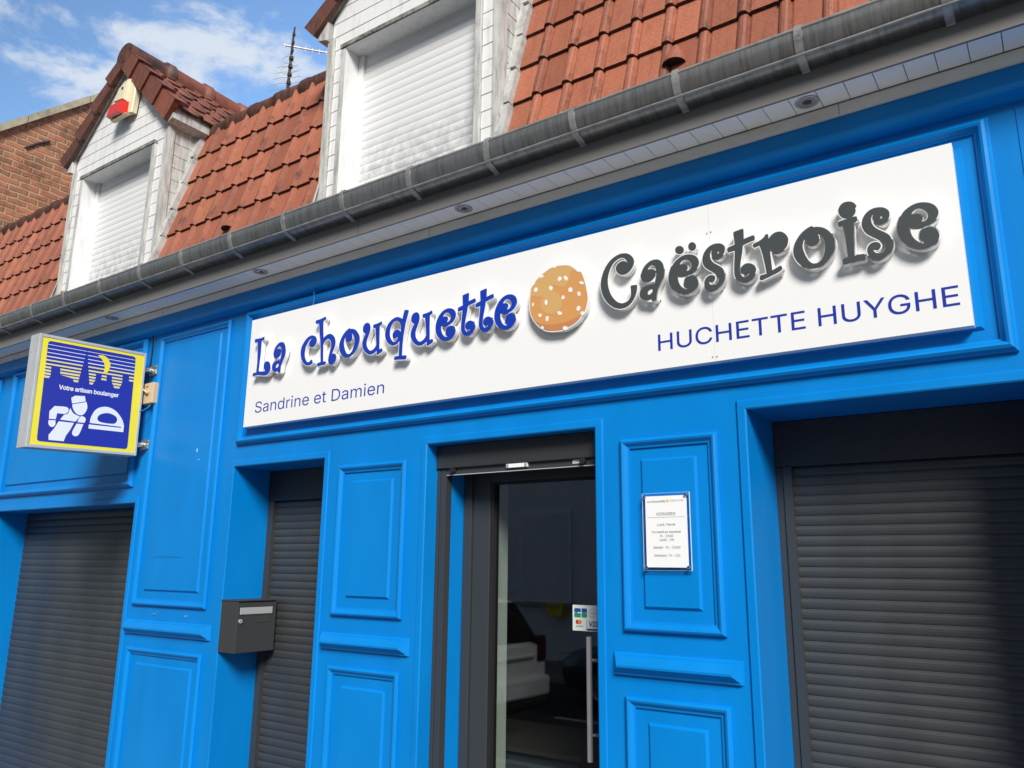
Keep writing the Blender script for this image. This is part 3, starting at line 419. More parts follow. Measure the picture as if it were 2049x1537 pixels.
SGN = {
"yellow":"132,6882c 6796,7003c 6780,210c 115,267c",
"blue":"543,6721c 6256,6721c 6336,400c 616,419c",
"moon":"3666,6353c 4055,6397 4354,6251 4557,5940 4536,5589 4400,5249c 4175,5240c 4226,5564 4169,5842 4001,6099 3815,6266",
"cap":"2337,3327c 2556,3496c 3165,3556c 3256,3218c 2428,2972c",
"head":"2458,2932c 3313,3187c 3404,2838 3306,2492 3111,2302 2842,2324 2609,2514 2476,2770",
"arm":"1135,2325c 1399,2681c 2090,2708 2264,2551 2207,2353 2037,2250c 1600,2250c 1565,1870c 1163,1848c",
"hand":"1157,1768c 1558,1799c 1575,1550 1468,1377 1291,1384 1161,1555",
"torso":"2355,2672c 2572,2372 2905,2233c 3014,2208c 2760,1849c 1820,1873c 2017,2194c 2264,2306c",
"legs":"1756,1758c 2691,1759c 2484,1247c 2288,903c 2198,545c 1294,548c 1259,861c 1552,1307c",
"arm2":"3117,2248 3341,2165 3388,1977 3322,1832c 2894,1837c 2973,2093",
"hand2":"2852,1734c 3278,1744c 3104,1122 2938,942 2723,974 2648,1183",
"loaf":"3670,1872c 3710,2265 3935,2739 4298,2984 4799,3033 5337,2806 5761,2343 5936,1933c 5933,1503c 3627,1508c 3627,1767c 5761,1770c 5754,1838c",
"loafhole":"4123,2259 4292,2504 4726,2643 5131,2580 5409,2386 5406,2129 5192,1980 4570,1976 4228,2048",
"skyl":"564,6670c 2942,6671c 2957,6532c 2718,4965c 2628,4309c 2404,4313c 2250,4609c 1486,4676c 1449,5246c 915,5206c 924,4446c 787,4315c 538,4302c",
"skyr":"2972,6648c 6250,6661c 6275,4885c 5958,4894c 5929,5359c 5476,5342c 5488,4761c 5303,4286c 5042,4287c 4795,4738c 4780,5168c 4417,5194c 4426,4725c 4079,4709c 4095,5197c 3705,5189c 3703,4677c 3538,4312c 3373,4315c 3126,5712c"}
# ---------------------------------------------------------------- ground
PZ, RZ = -0.25, -0.37
def structure(name, mb, mat): o = mb.build(name, mat); o['kind'] = 'structure'; return o
g = MB(); g.quad([(-400, -400, -0.41), (400, -400, -0.41), (400, 400, -0.41), (-400, 400, -0.41)]); structure('ground', g, 'earth')
g = MB(); g.box(-60, 60, -9.0, -3.4, -0.404, RZ); structure('road', g, 'asphalt')
g = MB(); g.box(-60, 60, -3.25, 0.35, -0.404, PZ); structure('pavement', g, 'paving')
g = MB()
for i in range(60): g.box(-60+2*i, -58.008+2*i, -3.4, -3.252, -0.404, PZ+0.006)
structure('kerb', g, 'kerb')
g = MB(); g.box(-60, 60, -10.9, -9.15, -0.404, PZ); structure('opposite_pavement', g, 'paving')
g = MB()
for i in range(60): g.box(-60+2*i, -58.008+2*i, -9.148, -9.0, -0.404, PZ+0.006)
structure('opposite_kerb', g, 'kerb')
g = MB()
for i in range(20): g.box(-60+6*i, -57+6*i, -6.26, -6.14, RZ-0.002, RZ+0.004)
structure('road_marking', g, 'line')
# ---------------------------------------------------------------- the bakery building
shop = thing('shop_building', 'bright blue bakery shopfront with dark roller shutters under an orange tiled mansard roof', 'building', (-3.0, 0, PZ))
XL, XR = -8.95, 3.2
OPEN = [(-7.21, -5.147, -0.16, 1.990, 0.27), (-4.112, -3.325, -0.16, 2.168, 0.275), (-2.587, -1.641, -0.246, 2.187, 0.30), (-0.978, -0.036, -0.16, 2.199, 0.335), (0.93, 2.30, -0.16, 2.199, 0.335)]
def facade():
    w = MB(); xs = sorted({XL, XR, *[o[0] for o in OPEN], *[o[1] for o in OPEN]}); zs = sorted({PZ-0.1, 3.30, *[o[2] for o in OPEN], *[o[3] for o in OPEN]})
    for i in range(len(xs)-1):
        for j in range(len(zs)-1):
            cx, cz = (xs[i]+xs[i+1])/2, (zs[j]+zs[j+1])/2
            if any(o[0] < cx < o[1] and o[2] < cz < o[3] for o in OPEN): continue
            w.quad([(xs[i], 0, zs[j]), (xs[i+1], 0, zs[j]), (xs[i+1], 0, zs[j+1]), (xs[i], 0, zs[j+1])])
    for x0, x1, z0, z1, d in OPEN:
        w.quad([(x0, 0, z0), (x0, 0, z1), (x0, d, z1), (x0, d, z0)]); w.quad([(x1, 0, z0), (x1, 0, z1), (x1, d, z1), (x1, d, z0)])
        w.quad([(x0, 0, z1), (x1, 0, z1), (x1, d, z1), (x0, d, z1)]); w.quad([(x0, 0, z0), (x1, 0, z0), (x1, d, z0), (x0, d, z0)])
    # rear faces of the front wall round the openings, side walls and back
    for i in range(len(xs)-1):
        for j in range(len(zs)-1):
            cx, cz = (xs[i]+xs[i+1])/2, (zs[j]+zs[j+1])/2
            if any(o[0] < cx < o[1] and o[2] < cz < o[3] for o in OPEN): continue
            w.quad([(xs[i], 0.36, zs[j]), (xs[i+1], 0.36, zs[j]), (xs[i+1], 0.36, zs[j+1]), (xs[i], 0.36, zs[j+1])])
    for x in (XL, XR): w.quad([(x, 0, PZ-0.1), (x, 6, PZ-0.1), (x, 6, 3.55), (x, 0, 3.55)])
    w.quad([(XL, 6, PZ-0.1), (XR, 6, PZ-0.1), (XR, 6, 3.55), (XL, 6, 3.55)])
    for x0, x1, z0, z1, d in OPEN:
        if x0 == -2.587: continue
        w.quad([(x0-0.02, d+0.012, z0), (x1+0.02, d+0.012, z0), (x1+0.02, d+0.012, z1+0.02), (x0-0.02, d+0.012, z1+0.02)])
    return w.build('wall', 'blue', shop)
facade()
K = 0.005
def kz(x, z): return z+K*(x+0.57)
def ksheet(name, prof, mats, parent, m=None, smooth=False, x0=XL-0.02, x1=XR, n=24):
    s = MB(); rows = []
    for i in range(n+1):
        x = x0+(x1-x0)*i/n; rows.append([(x, y, kz(x, z)) for y, z in prof])
    s.grid(rows, 0, smooth); s.quad(rows[0]); s.quad(rows[-1]); return s.build(name, mats, parent)
ksheet('cornice', [(0, 3.172), (-0.014, 3.175), (-0.034, 3.184), (-0.060, 3.192), (-0.068, 3.200), (-0.070, 3.2725), (0, 3.2725)], 'blue', shop)
ksheet('soffit_edge_trim', [(-0.0403, 3.2740), (-0.0820, 3.2740), (-0.0820, 3.3192), (-0.0780, 3.3252), (-0.0403, 3.3252)], 'soffit_trim', shop)
for jx in (-7.1, -4.95, -2.56, -0.535, 1.7):
    j = MB(); j.box(jx-0.0008, jx+0.0016, -0.0826, -0.080, kz(jx, 3.275), kz(jx, 3.320)); j.build('trim_joint', 'ink', shop)
for jx in (-6.0, -2.93, 0.4):
    j = MB(); j.box(jx-0.001, jx+0.001, -0.2316, -0.229, kz(jx, 3.321), kz(jx, 3.50)); j.build('fascia_joint', 'black', shop)
sof = MB(); x = -8.96; i = 0
while x < XR:
    x1 = x+0.0970
    P = [(x+0.0016, -0.086, kz(x, 3.3242)), (x1, -0.086, kz(x1, 3.3242)), (x1, -0.228, kz(x1, 3.3222)), (x+0.0016, -0.228, kz(x, 3.3222))]
    sof.quad(P); sof.quad([(p[0], p[1], p[2]+0.006) for p in P], 1)
    for a in range(4):
        p, q = P[a], P[(a+1) % 4]; sof.quad([p, q, (q[0], q[1], q[2]+0.006), (p[0], p[1], p[2]+0.006)])
    x += 0.0985; i += 1
sof.quad([(XL, -0.06, kz(XL, 3.331)), (XR, -0.06, kz(XR, 3.331)), (XR, -0.2285, kz(XR, 3.331)), (XL, -0.2285, kz(XL, 3.331))], 1)
soffit = sof.build('soffit', ['soffit', 'fascia'], shop)
ksheet('fascia_board', [(-0.2190, 3.3182), (-0.2310, 3.3182), (-0.2310, 3.5367), (-0.2190, 3.5367)], 'fascia', shop)
for sx, sy in ((-0.630, -0.158), (-2.272, -0.162), (-3.812, -0.165), (-5.448, -0.167), (1.02, -0.158)):
    z = kz(sx, 3.3220); s = MB()
    def ring(r, dz): return [(sx+r*math.cos(a), sy+r*math.sin(a), z-dz) for a in [2*math.pi*k/28 for k in range(28)]]
    s.grid([ring(0.044, 0), ring(0.0435, 0.003), ring(0.040, 0.0045), ring(0.031, 0.0045), ring(0.030, 0.001), ring(0.027, 0.001), ring(0.026, 0.004), ring(0.021, 0.004), ring(0.019, -0.002)], 0, False, True)
    sp = s.build('spotlight', 'spot_ring', soffit)
    l = MB(); l.quad(ring(0.0186, -0.001)); l.build('lamp_lens', 'spot_glass', soffit)
GK = 0.0015
GP = [(-0.2324, 3.5189), (-0.2329, 3.4076), (-0.2389, 3.4007), (-0.3064, 3.4235), (-0.3124, 3.4285), (-0.3174, 3.4374), (-0.3243, 3.4533), (-0.3313, 3.4732), (-0.3343, 3.4911), (-0.3323, 3.5069), (-0.3263, 3.5179)]
def gz(x, z): return z+GK*(x+0.57)
gut = MB(); rows = []; rngg = random.Random(4)
for i in range(61):
    x = XL-0.05+(XR-XL+0.1)*i/60; rows.append([(x, y+rngg.uniform(-0.0012, 0.0012), gz(x, z)+rngg.uniform(-0.0012, 0.0012)) for y, z in GP])
gut.grid(rows, 0, True)
inner = [[(x, y+0.004 if y < -0.27 else y+0.001, z+0.004) for x, y, z in r] for r in rows]; gut.grid(inner, 0, True)
gutter = gut.build('gutter', 'zinc', shop)
rm_ = MB(); rm_.tube([(r[0][0], -0.3225, r[-1][2]+0.004) for r in rows], 0.0095, 10); rm_.build('gutter_rim', 'zinc_light', gutter)
bd = MB(); bd.tube([(r[0][0], -0.3110, r[4][2]-0.004) for r in rows], 0.0058, 8); bd.build('gutter_bead', 'zinc_light', gutter)
hx = [-8.383, -7.876, -7.360, -6.846, -6.330, -5.850, -5.356, -4.867, -4.394, -3.903, -3.433, -2.965, -2.494, -2.019, -1.552, -1.078, -0.607, -0.132, 0.358, 0.854, 1.351, 1.847, 2.344, 2.841]
for x in hx:
    b = MB(); hw = 0.0145; rows2 = []; dx = rngg.uniform(-0.01, 0.01)
    prof = [(-0.2344, 3.3927), (-0.2389, 3.3962), (-0.3064, 3.4190), (-0.3154, 3.4245), (-0.3213, 3.4354), (-0.3278, 3.4533), (-0.3347, 3.4732), (-0.3377, 3.4911), (-0.3367, 3.5089), (-0.3347, 3.5218), (-0.3273, 3.5348), (-0.3164, 3.5357), (-0.3084, 3.5288)]
    for k, (y, z) in enumerate(prof):
        sk = dx*(k/12); rows2.append([(x-hw+sk, y, gz(x, z)), (x+hw+sk, y, gz(x, z)), (x+hw+sk, y+0.003, gz(x, z)+0.003), (x-hw+sk, y+0.003, gz(x, z)+0.003)])
    b.grid(rows2, 0, False, True); b.quad(rows2[0]); b.quad(rows2[-1]); b.build('gutter_bracket', 'zinc_light', gutter)
# mouldings on the wall ----------------------------------------------------------------
PM = [(0, 0), (0, 0.013), (0.006, 0.021), (0.013, 0.025), (0.021, 0.022), (0.033, 0.010), (0.041, 0.008), (0.041, 0)]
EM = [(0, 0), (0, 0.012), (0.005, 0.016), (0.012, 0.028), (0.022, 0.034), (0.031, 0.030), (0.041, 0.012), (0.048, 0.009), (0.048, 0)]
FM = [(0, 0), (0.002, 0.004), (0.010, 0.012), (0.012, 0.012)]
def panel(x0, x1, z0, z1, fx0, fx1, fz0, fz1, prof=PM):
    p = MB(); p.frame(x0, x1, z0, z1, prof); o = p.build('wall_panel', 'blue', shop)
    q = MB(); q.frame(fx0, fx1, fz0, fz1, FM, fill=True); q.build('raised_field', 'blue', o)
panel(-5.045, -4.268, 1.334, 3.126, -4.940, -4.362, 1.425, 3.060)
panel(-5.045, -4.262, 0.02, 1.080, -4.936, -4.356, 0.12, 0.990)
panel(-3.205, -2.718, 1.344, 2.119, -3.109, -2.807, 1.436, 2.033)
panel(-3.205, -2.714, 0.02, 1.102, -3.109, -2.806, 0.11, 1.009)
panel(-1.520, -1.097, 1.352, 2.124, -1.431, -1.187, 1.441, 2.037)
panel(-1.518, -1.092, 0.02, 1.111, -1.427, -1.186, 0.11, 1.020)
panel(0.21, 0.69, 1.352, 2.124, 0.30, 0.60, 1.441, 2.037)
panel(0.21, 0.69, 0.02, 1.111, 0.30, 0.60, 0.11, 1.020)
panel(-8.25, -7.42, 1.334, 3.126, -8.16, -7.51, 1.425, 3.05)
panel(-7.185, -5.205, 2.100, 3.150, -7.085, -5.285, 2.192, 3.070, EM)
panel(-4.108, -0.070, 2.299, 3.144, -4.010, -0.158, 2.388, 3.060, EM)
panel(0.93, 2.9, 2.299, 3.144, 1.03, 2.8, 2.388, 3.060, EM)
TM = [(0, 0), (0, 0.006), (0.005, 0.011), (0.033, 0.012), (0.0385, 0.008), (0.0385, 0)]
for (x0, x1, z0, z1, d) in OPEN:
    p = MB(); w = 0.0385; p.frame(x0-w, x1+w, -0.42, z1+w, TM); p.build('opening_trim', 'blue', shop)
def sill(x0, x1, z0, z1):
    p = MB(); h = z1-z0; rows = []
    for t, pr in ((1.0, 0.0), (1.0, 0.008), (0.93, 0.012), (0.84, 0.026), (0.62, 0.040), (0.46, 0.047), (0.36, 0.046), (0.27, 0.034), (0.22, 0.030), (0.10, 0.016), (0.0, 0.013), (0.0, 0.0)):
        i = pr*0.72; rows.append([(x0+i, -pr, z0+h*t), (x1-i, -pr, z0+h*t)])
    p.grid(rows)
    for e in (0, 1): p.quad([r[e] for r in rows])
    p.build('sill_moulding', 'blue', shop)
sill(-5.100, -4.208, 1.160, 1.246); sill(-3.272, -2.664, 1.179, 1.260); sill(-1.573, -1.042, 1.187, 1.272); sill(0.16, 0.74, 1.187, 1.272); sill(-8.3, -7.37, 1.160, 1.246)
for sx in (-4.799, -4.468):
    s = MB(); s.tube([(sx, 0.0, 1.285), (sx, -0.006, 1.285)], 0.007, 12); s.tube([(sx, -0.006, 1.285), (sx, -0.0075, 1.285)], 0.0035, 8); s.build('screw', 'steel', shop)
s = MB(); s.box(-4.855, -4.560, -0.0128, -0.0122, 1.634, 1.6365); s.build('paint_scratch', 'navy_logo', shop)
for cx_, cz_, h_ in ((-4.505, 2.287, 0.022), (-4.478, 2.236, 0.005)): s = MB(); s.box(cx_, cx_+0.006, -0.0129, -0.0122, cz_, cz_+h_); s.build('paint_chip', 'paper', shop)
g2 = MB(); g2.box(0.012, 0.016, -0.003, -0.0005, PZ, 3.19); g2.build('joint', 'blue', shop)
# roller shutters -----------------------------------------------------------------------
def shutter(x0, x1, z0, ztop, y, pitch, boxz=None, gl=0.0, gr=0.0, ytop=None, box_y=None):
    s = MB(); rows = []; z = ztop; prof = [(0, 0.0), (0.06, 0.0026), (0.22, 0.0052), (0.45, 0.0066), (0.68, 0.0060), (0.86, 0.0036), (0.93, 0.001), (1.0, 0.0)]
    while z > z0:
        for t, h in prof[:-1]: rows.append([(x0+gl, y-h, z-pitch*(1-t)) for _ in (0,)]+[(x1-gr, y-h, z-pitch*(1-t))])
        z -= pitch
    rows.sort(key=lambda r: r[0][2]); s.grid(rows); o = s.build('roller_shutter', 'anthracite', shop)
    if boxz:
        b = MB(); b.box(x0+0.0015, x1-0.0015, y-0.030, y+0.02, ztop-0.002, boxz-0.0015); b.build('shutter_box', 'dark_box', o, 0.003)
    for a, b_ in ((x0+0.0015, x0+gl), (x1-gr, x1-0.0015)):
        if b_-a < 0.01: continue
        q = MB(); m_ = a+(b_-a)*0.42; q.box(a, m_, y-0.022, y+0.01, z0, ztop-0.0035); q.box(m_+0.003, b_, y-0.030, y+0.01, z0, ztop-0.0035); q.build('guide_rail', 'anthracite_frame', o)
    return o
shutter(-7.21, -5.147, -0.16, 1.988, 0.262, 0.053)
shutter(-4.112, -3.325, -0.16, 1.983, 0.285, 0.044, 2.168, 0.060, 0.060)
shutter(-0.978, -0.036, -0.16, 2.011, 0.345, 0.0402, 2.199, 0.066, 0.066)
shutter(0.93, 2.30, -0.16, 2.011, 0.345, 0.0402, 2.199, 0.066, 0.066)
# door -------------------------------------------------------------------------------------
DX0, DX1 = -2.587, -1.641
d = MB(); yb = 0.225
d.box(DX0+0.054, -2.482, yb, yb+0.07, -0.246, 2.069); d.box(-2.4795, -2.374, yb+0.012, yb+0.075, -0.246, 2.069)
d.box(-1.68, DX1-0.001, yb, yb+0.07, -0.246, 2.069); d.box(-2.3735, -1.6805, yb+0.012, yb+0.075, 2.012, 2.069); d.box(-2.3735, -1.6805, yb+0.012, yb+0.075, -0.246, -0.13)
door = d.build('door', 'anthracite_frame', shop, 0.003)
gk = MB(); gk.box(-2.3735, -2.352, yb+0.015, yb+0.06, -0.13, 2.011); gk.box(-2.3735, -1.6805, yb+0.016, yb+0.06, 2.0, 2.0115); gk.build('seal', 'black', door)
gl = MB(); gl.quad([(-2.352, yb+0.038, -0.13), (-1.6805, yb+0.038, -0.13), (-1.6805, yb+0.038, 2.0), (-2.352, yb+0.038, 2.0)]); gl.build('glass_pane', 'glass', door)
ln = MB(); ln.box(DX0+0.0005, DX0+0.052, 0.125, yb+0.075, -0.246, 2.069); ln.build('jamb_lining', 'blue', door)
rl = MB()
rl.box(DX0+0.001, DX0+0.020, 0.074, 0.124, -0.246, 2.069); rl.box(DX0+0.0225, DX0+0.057, 0.076, 0.122, -0.246, 2.069)
rl.box(DX1-0.045, DX1-0.001, 0.076, 0.122, -0.246, 2.069); rl.build('guide_rail', 'anthracite_frame', door, 0.002)
sb = MB(); sb.box(DX0+0.001, DX1-0.001, 0.062, 0.222, 2.071, 2.186); sbo = sb.build('shutter_box', 'dark_box', door, 0.004)
eb = MB(); eb.box(DX0+0.060, DX1-0.048, 0.078, 0.105, 2.036, 2.0695); eb.box(DX0+0.060, DX1-0.048, 0.074, 0.0775, 2.036, 2.0395, 1); ebo = eb.build('shutter_end_bar', ['anthracite_frame', 'alu'], door)
for sx in (-2.482, -1.745):
    q = MB(); q.tube([(sx, 0.078, 2.059), (sx, 0.058, 2.059)], [0.017, 0.014], 14); q.build('rubber_stop', 'black', ebo)
q = MB(); q.box(-2.160, -2.040, 0.0655, 0.0775, 2.052, 2.071); q.box(-2.158, -2.145, 0.064, 0.0655, 2.054, 2.069, 1); q.box(-2.055, -2.042, 0.064, 0.0655, 2.054, 2.069, 1); q.build('pull_handle', ['paper', 'ink'], ebo, 0.002)
q = MB(); q.box(-1.802, -1.752, 0.0762, 0.0778, 2.0515, 2.0675); lb = q.build('label_plate', 'paper', ebo)
link('lettering', place(text_fit('CLIMAL', -1.797, -1.757, 2.0555, 0.008, 0.01), wallmap(0.0762), 'navy_logo'), ebo)
hb = MB(); hb.tube([(-1.795, 0.195, 0.795), (-1.795, 0.195, 1.302)], 0.0125, 16)
for z in (1.205, 0.90): hb.tube([(-1.795, 0.195, z), (-1.755, 0.225, z), (-1.755, 0.262, z)], 0.007, 10)
hb.build('handle', 'brushed', door)
st = MB(); st.box(-1.915, -1.690, 0.2595, 0.2610, 1.320, 1.432); sticker = st.build('card_sticker', 'sticker', door)
YS = 0.2592
def rrect(x0, x1, z0, z1, r, n=5):
    pts = []
    for cx, cz, a0 in ((x1-r, z1-r, 0), (x0+r, z1-r, 90), (x0+r, z0+r, 180), (x1-r, z0+r, 270)):
        for k in range(n+1): a = rad(a0+90*k/n); pts.append((cx+r*math.cos(a), cz+r*math.sin(a)))
    return pts
def circ(cx, cz, r, n=24, rz=None): return [(cx+r*math.cos(2*math.pi*k/n), cz+(rz or r)*math.sin(2*math.pi*k/n)) for k in range(n)]
def stick(loops, mat, dy=0.0): cap('printed_mark', loops, 0.0004, wallmap(YS-dy), mat, sticker)
# the card-scheme marks: a blocky C and B, a contactless oval, two discs, a wordmark
stick([rrect(-1.906, -1.872, 1.399, 1.418, 0.006)], 'blue_logo'); stick([rrect(-1.906, -1.872, 1.378, 1.3985, 0.006)], 'green_logo')
stick([[(-1.889, 1.401), (-1.871, 1.401), (-1.871, 1.396), (-1.889, 1.396)]], 'sticker', 0.0005)
stick([rrect(-1.868, -1.840, 1.3995, 1.418, 0.003)], 'blue_logo'); stick([rrect(-1.868, -1.840, 1.378, 1.3985, 0.003)], 'green_logo')
stick([circ(-1.812, 1.399, 0.021, 28, 0.018), circ(-1.812, 1.399, 0.0195, 28, 0.0165)], 'ink')
for k in range(4):
    a = [(-1.826+0.0055*k+0.0055*math.cos(t)*(0.5+0.2*k), 1.399+0.009*math.sin(t)*(0.5+0.17*k)) for t in [rad(-50+100*j/6) for j in range(7)]]
    stick([a+[(x+0.002, z) for x, z in a[::-1]]], 'ink')
stick([circ(-1.890, 1.358, 0.0095)], 'red_logo'); stick([circ(-1.877, 1.358, 0.0095)], 'orange_logo', 0.0004)
link('lettering', place(text_fit('paypass', -1.897, -1.862, 1.338, 0.006, 0.0), wallmap(YS), 'green_logo'), sticker)
stick([[(-1.8425, 1.3235), (-1.70, 1.3235), (-1.70, 1.331), (-1.8425, 1.331)]], 'navy_logo'); stick([[(-1.8425, 1.331), (-1.841, 1.331), (-1.841, 1.372), (-1.8425, 1.372)]], 'navy_logo')
me = text_fit('VISA', -1.833, -1.765, 1.342, 0.021, 0.012)
for v in me.vertices: v.co.x += (v.co.y-1.342)*0.2
link('lettering', place(me, wallmap(YS), 'navy_logo'), sticker)
# the room behind the glass
rm = MB(); X0, X1, Y0, Y1, Z0, Z1 = -4.2, -1.0, 0.365, 4.4, -0.246, 2.6
rm.quad([(X0, Y1, Z0), (X1, Y1, Z0), (X1, Y1, Z1), (X0, Y1, Z1)]); rm.quad([(X0, Y0, Z0), (X0, Y1, Z0), (X0, Y1, Z1), (X0, Y0, Z1)]); rm.quad([(X1, Y0, Z0), (X1, Y1, Z0), (X1, Y1, Z1), (X1, Y0, Z1)]); rm.quad([(X0, Y0, Z1), (X1, Y0, Z1), (X1, Y1, Z1), (X0, Y1, Z1)])
rm.quad([(X0, Y0, Z0), (X1, Y0, Z0), (X1, Y1, Z0), (X0, Y1, Z0)], 1)
rm.build('shop_interior', ['room', 'room_floor'], shop)
pl = MB(); pl.box(-2.575, -2.395, 0.3005, 0.425, -0.246, 2.20); pl.build('interior_jamb', 'plaster', shop)
ct = thing('shop_counter', 'slate blue shop counter seen dimly through the glass door', 'counter', (-2.5, 1.3, -0.246))
q = MB(); q.box(-3.3, -2.30, 0.95, 1.55, -0.246, 0.60); q.build('counter_front', 'counter', ct, 0.004)
q = MB(); q.box(-3.34, -2.26, 0.92, 1.60, 0.6005, 0.625); q.build('counter_top', 'counter_top', ct)
# ---------------------------------------------------------------- roof
def roof_dir(): v = Vector((0, 0.2425, 0.9701)); return v, Vector((0, -0.9701, 0.2425))
def tiles(name, parent, org, u, v, n, nu, nv, w, h, mat='tile', seed=0, nskip=None, last_u=None, lift=0.018, roll=0.019, grime=1.0):
    """interlocking tiles: rolls along v, courses stepping along v; one mesh"""
    rng = random.Random(seed); t = MB(); tone = []; gr = []
    P = [(0.0, 0.001), (0.015, 0.006), (0.05, 0.70), (0.11, 1.0), (0.19, 1.0), (0.25, 0.70), (0.285, 0.02), (0.30, -0.26), (0.325, -0.22), (0.37, 0.02), (0.66, 0.0), (0.93, 0.05), (0.985, 0.02), (1.0, 0.001)]
    for j in range(nv):
        for i in range(nu):
            tn = rng.random(); tn = tn if rng.random() > 0.10 else rng.choice((0.0, 1.0, 1.25)); dh = rng.uniform(-0.005, 0.005); dr = rng.uniform(-0.004, 0.004); ww = w
            if last_u and i == nu-1: ww = last_u
            vs = [(0.0, 1.0), (0.5, 0.55), (1.04, 0.0)]; rows = []
            for q, (s, l) in enumerate(vs):
                rows.append([org+u*(i*w+p*w)+v*(j*h+s*h+(dh if q == 0 else 0)+dr*(p-0.5)*(1-s))+n*(l*lift+roll*z) for p, z in P if p*w <= ww+1e-6])
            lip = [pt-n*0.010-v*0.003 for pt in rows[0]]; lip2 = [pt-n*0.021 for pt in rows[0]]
            k = len(rows[0])-1
            t.grid(rows, 0, False); 
            for rr in range(2):
                for c in range(k): tone.append(tn); gr.append(grime*((0.75 if rr == 0 else 0.45) if P[c+1][0] <= 0.33 else 0.06))
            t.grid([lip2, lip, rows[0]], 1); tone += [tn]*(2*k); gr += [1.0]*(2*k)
    t.att = {'tone': ('FACE', tone), 'grime': ('FACE', gr)}
    return t.build(name, [mat, 'tile_lip'], parent)
V_, N_ = roof_dir(); U_ = Vector((1, 0, 0)); TW = 0.179; TH = 0.2443
def ry(z): return (z-3.69)/4
rf = MB()      # deck under the tiles, and the upper slope behind
for xa, xb in ((XL, -6.66), (-5.30, -3.50), (-2.20, XR)): rf.quad([(xa, ry(3.44)+0.02, 3.44), (xb, ry(3.44)+0.02, 3.44), (xb, ry(4.95)+0.02, 4.95), (xa, ry(4.95)+0.02, 4.95)])
rf.quad([(XL, 0.335, 4.95), (XR, 0.335, 4.95), (XR, 3.4, 7.0), (XL, 3.4, 7.0)]); rf.quad([(XL, 6, 4.6), (XR, 6, 4.6), (XR, 3.4, 7.0), (XL, 3.4, 7.0)])
for x in (XL, XR): rf.quad([(x, 0, 3.4), (x, 6, 3.4), (x, 6, 4.6), (x, 3.4, 7.0), (x, 0.335, 4.95)])
roof = rf.build('roof', 'tile_old', shop)
ZS = 3.476
def org(x): return Vector((x, ry(ZS), ZS))
DL, DB = (-5.978, 0.695), (-2.850, 0.664)           # dormer centre and half width
tiles('roof_tiles', roof, org(-8.93), U_, V_, N_, 13, 6, TW, TH, seed=1)
x0 = -2.193-18*TW+0.02
tiles('roof_tiles', roof, org(-2.193-17.35*TW), U_, V_, N_, 10, 6, TW, TH, seed=2)
tiles('roof_tiles', roof, org(-2.193), U_, V_, N_, 30, 6, TW, TH, seed=3)
def ridge_caps(x0, x1, parent):
    n = max(1, round((x1-x0)/0.30)); L_ = (x1-x0)/n
    for k in range(n):
        c = MB(); rows = []; a0 = x0+k*L_
        for t, r in ((0, 0.070), (0.72, 0.062), (0.80, 0.060), (0.82, 0.074), (1.05, 0.074)):
            rows.append([(a0+t*L_, 0.345-r*math.cos(a)*0.95, 4.915+r*math.sin(a)*1.15) for a in [rad(-35+k2*205/12) for k2 in range(13)]])
        c.grid(rows, 0, True); c.quad(rows[0]); c.quad(rows[-1]); c.att = {'tone': ('FACE', [random.Random(k+int(x0*50)).random()]*len(c.f)), 'grime': ('FACE', [0.75]*len(c.f))}
        c.build('ridge_tile', 'tile_old', parent)
ridge_caps(-8.93, -6.70, roof); ridge_caps(-5.25, -3.53, roof); ridge_caps(-2.17, 3.2, roof)
for vx, vz in ((-1.222, 3.80), (-4.424, 3.785)):           # ventilation cowls in the bottom course
    c = MB(); rows = []
    for t in range(7):
        s = t/6; r = 0.056*(1-0.75*s**1.6); cv = V_*(0.0+0.115*s)
        rows.append([Vector((vx, ry(vz), vz))+cv+U_*(r*math.cos(a))+N_*(0.016+r*0.85*math.sin(a)) for a in [math.pi*k/10 for k in range(11)]])
    c.grid(rows, 0, True); c.att = {'tone': ('FACE', [0.6]*len(c.f)), 'grime': ('FACE', [0.4]*len(c.f))}
    co = c.build('vent_tile', 'tile', roof); q = MB(); q.quad([p+V_*0.004 for p in rows[0]]); q.build('vent_opening', 'black', roof)
# flashing along the dormer cheeks and the party wall
def flash(x, w):
    for k in range(6):
        z0, z1 = 3.46+k*0.2375, 3.46+(k+1)*0.2375-0.004
        f = 0.052+0.004*(k % 2); q = MB(); a = [Vector((x, ry(z0), z0)), Vector((x+w, ry(z0), z0)), Vector((x+w, ry(z1), z1)), Vector((x, ry(z1), z1))]
        l = [N_*f, N_*f, N_*(f-0.012), N_*(f-0.012)]; q.quad([a[i]+l[i] for i in range(4)]); q.quad([a[0]+l[0], a[1]+l[1], a[1], a[0]]); q.quad([a[1]+l[1], a[2]+l[2], a[2], a[1]]); q.build('flashing', 'flashing', roof)
flash(DB[0]+DB[1]+0.004, 0.050); flash(DL[0]+DL[1]+0.004, 0.040); flash(-8.945, 0.085)
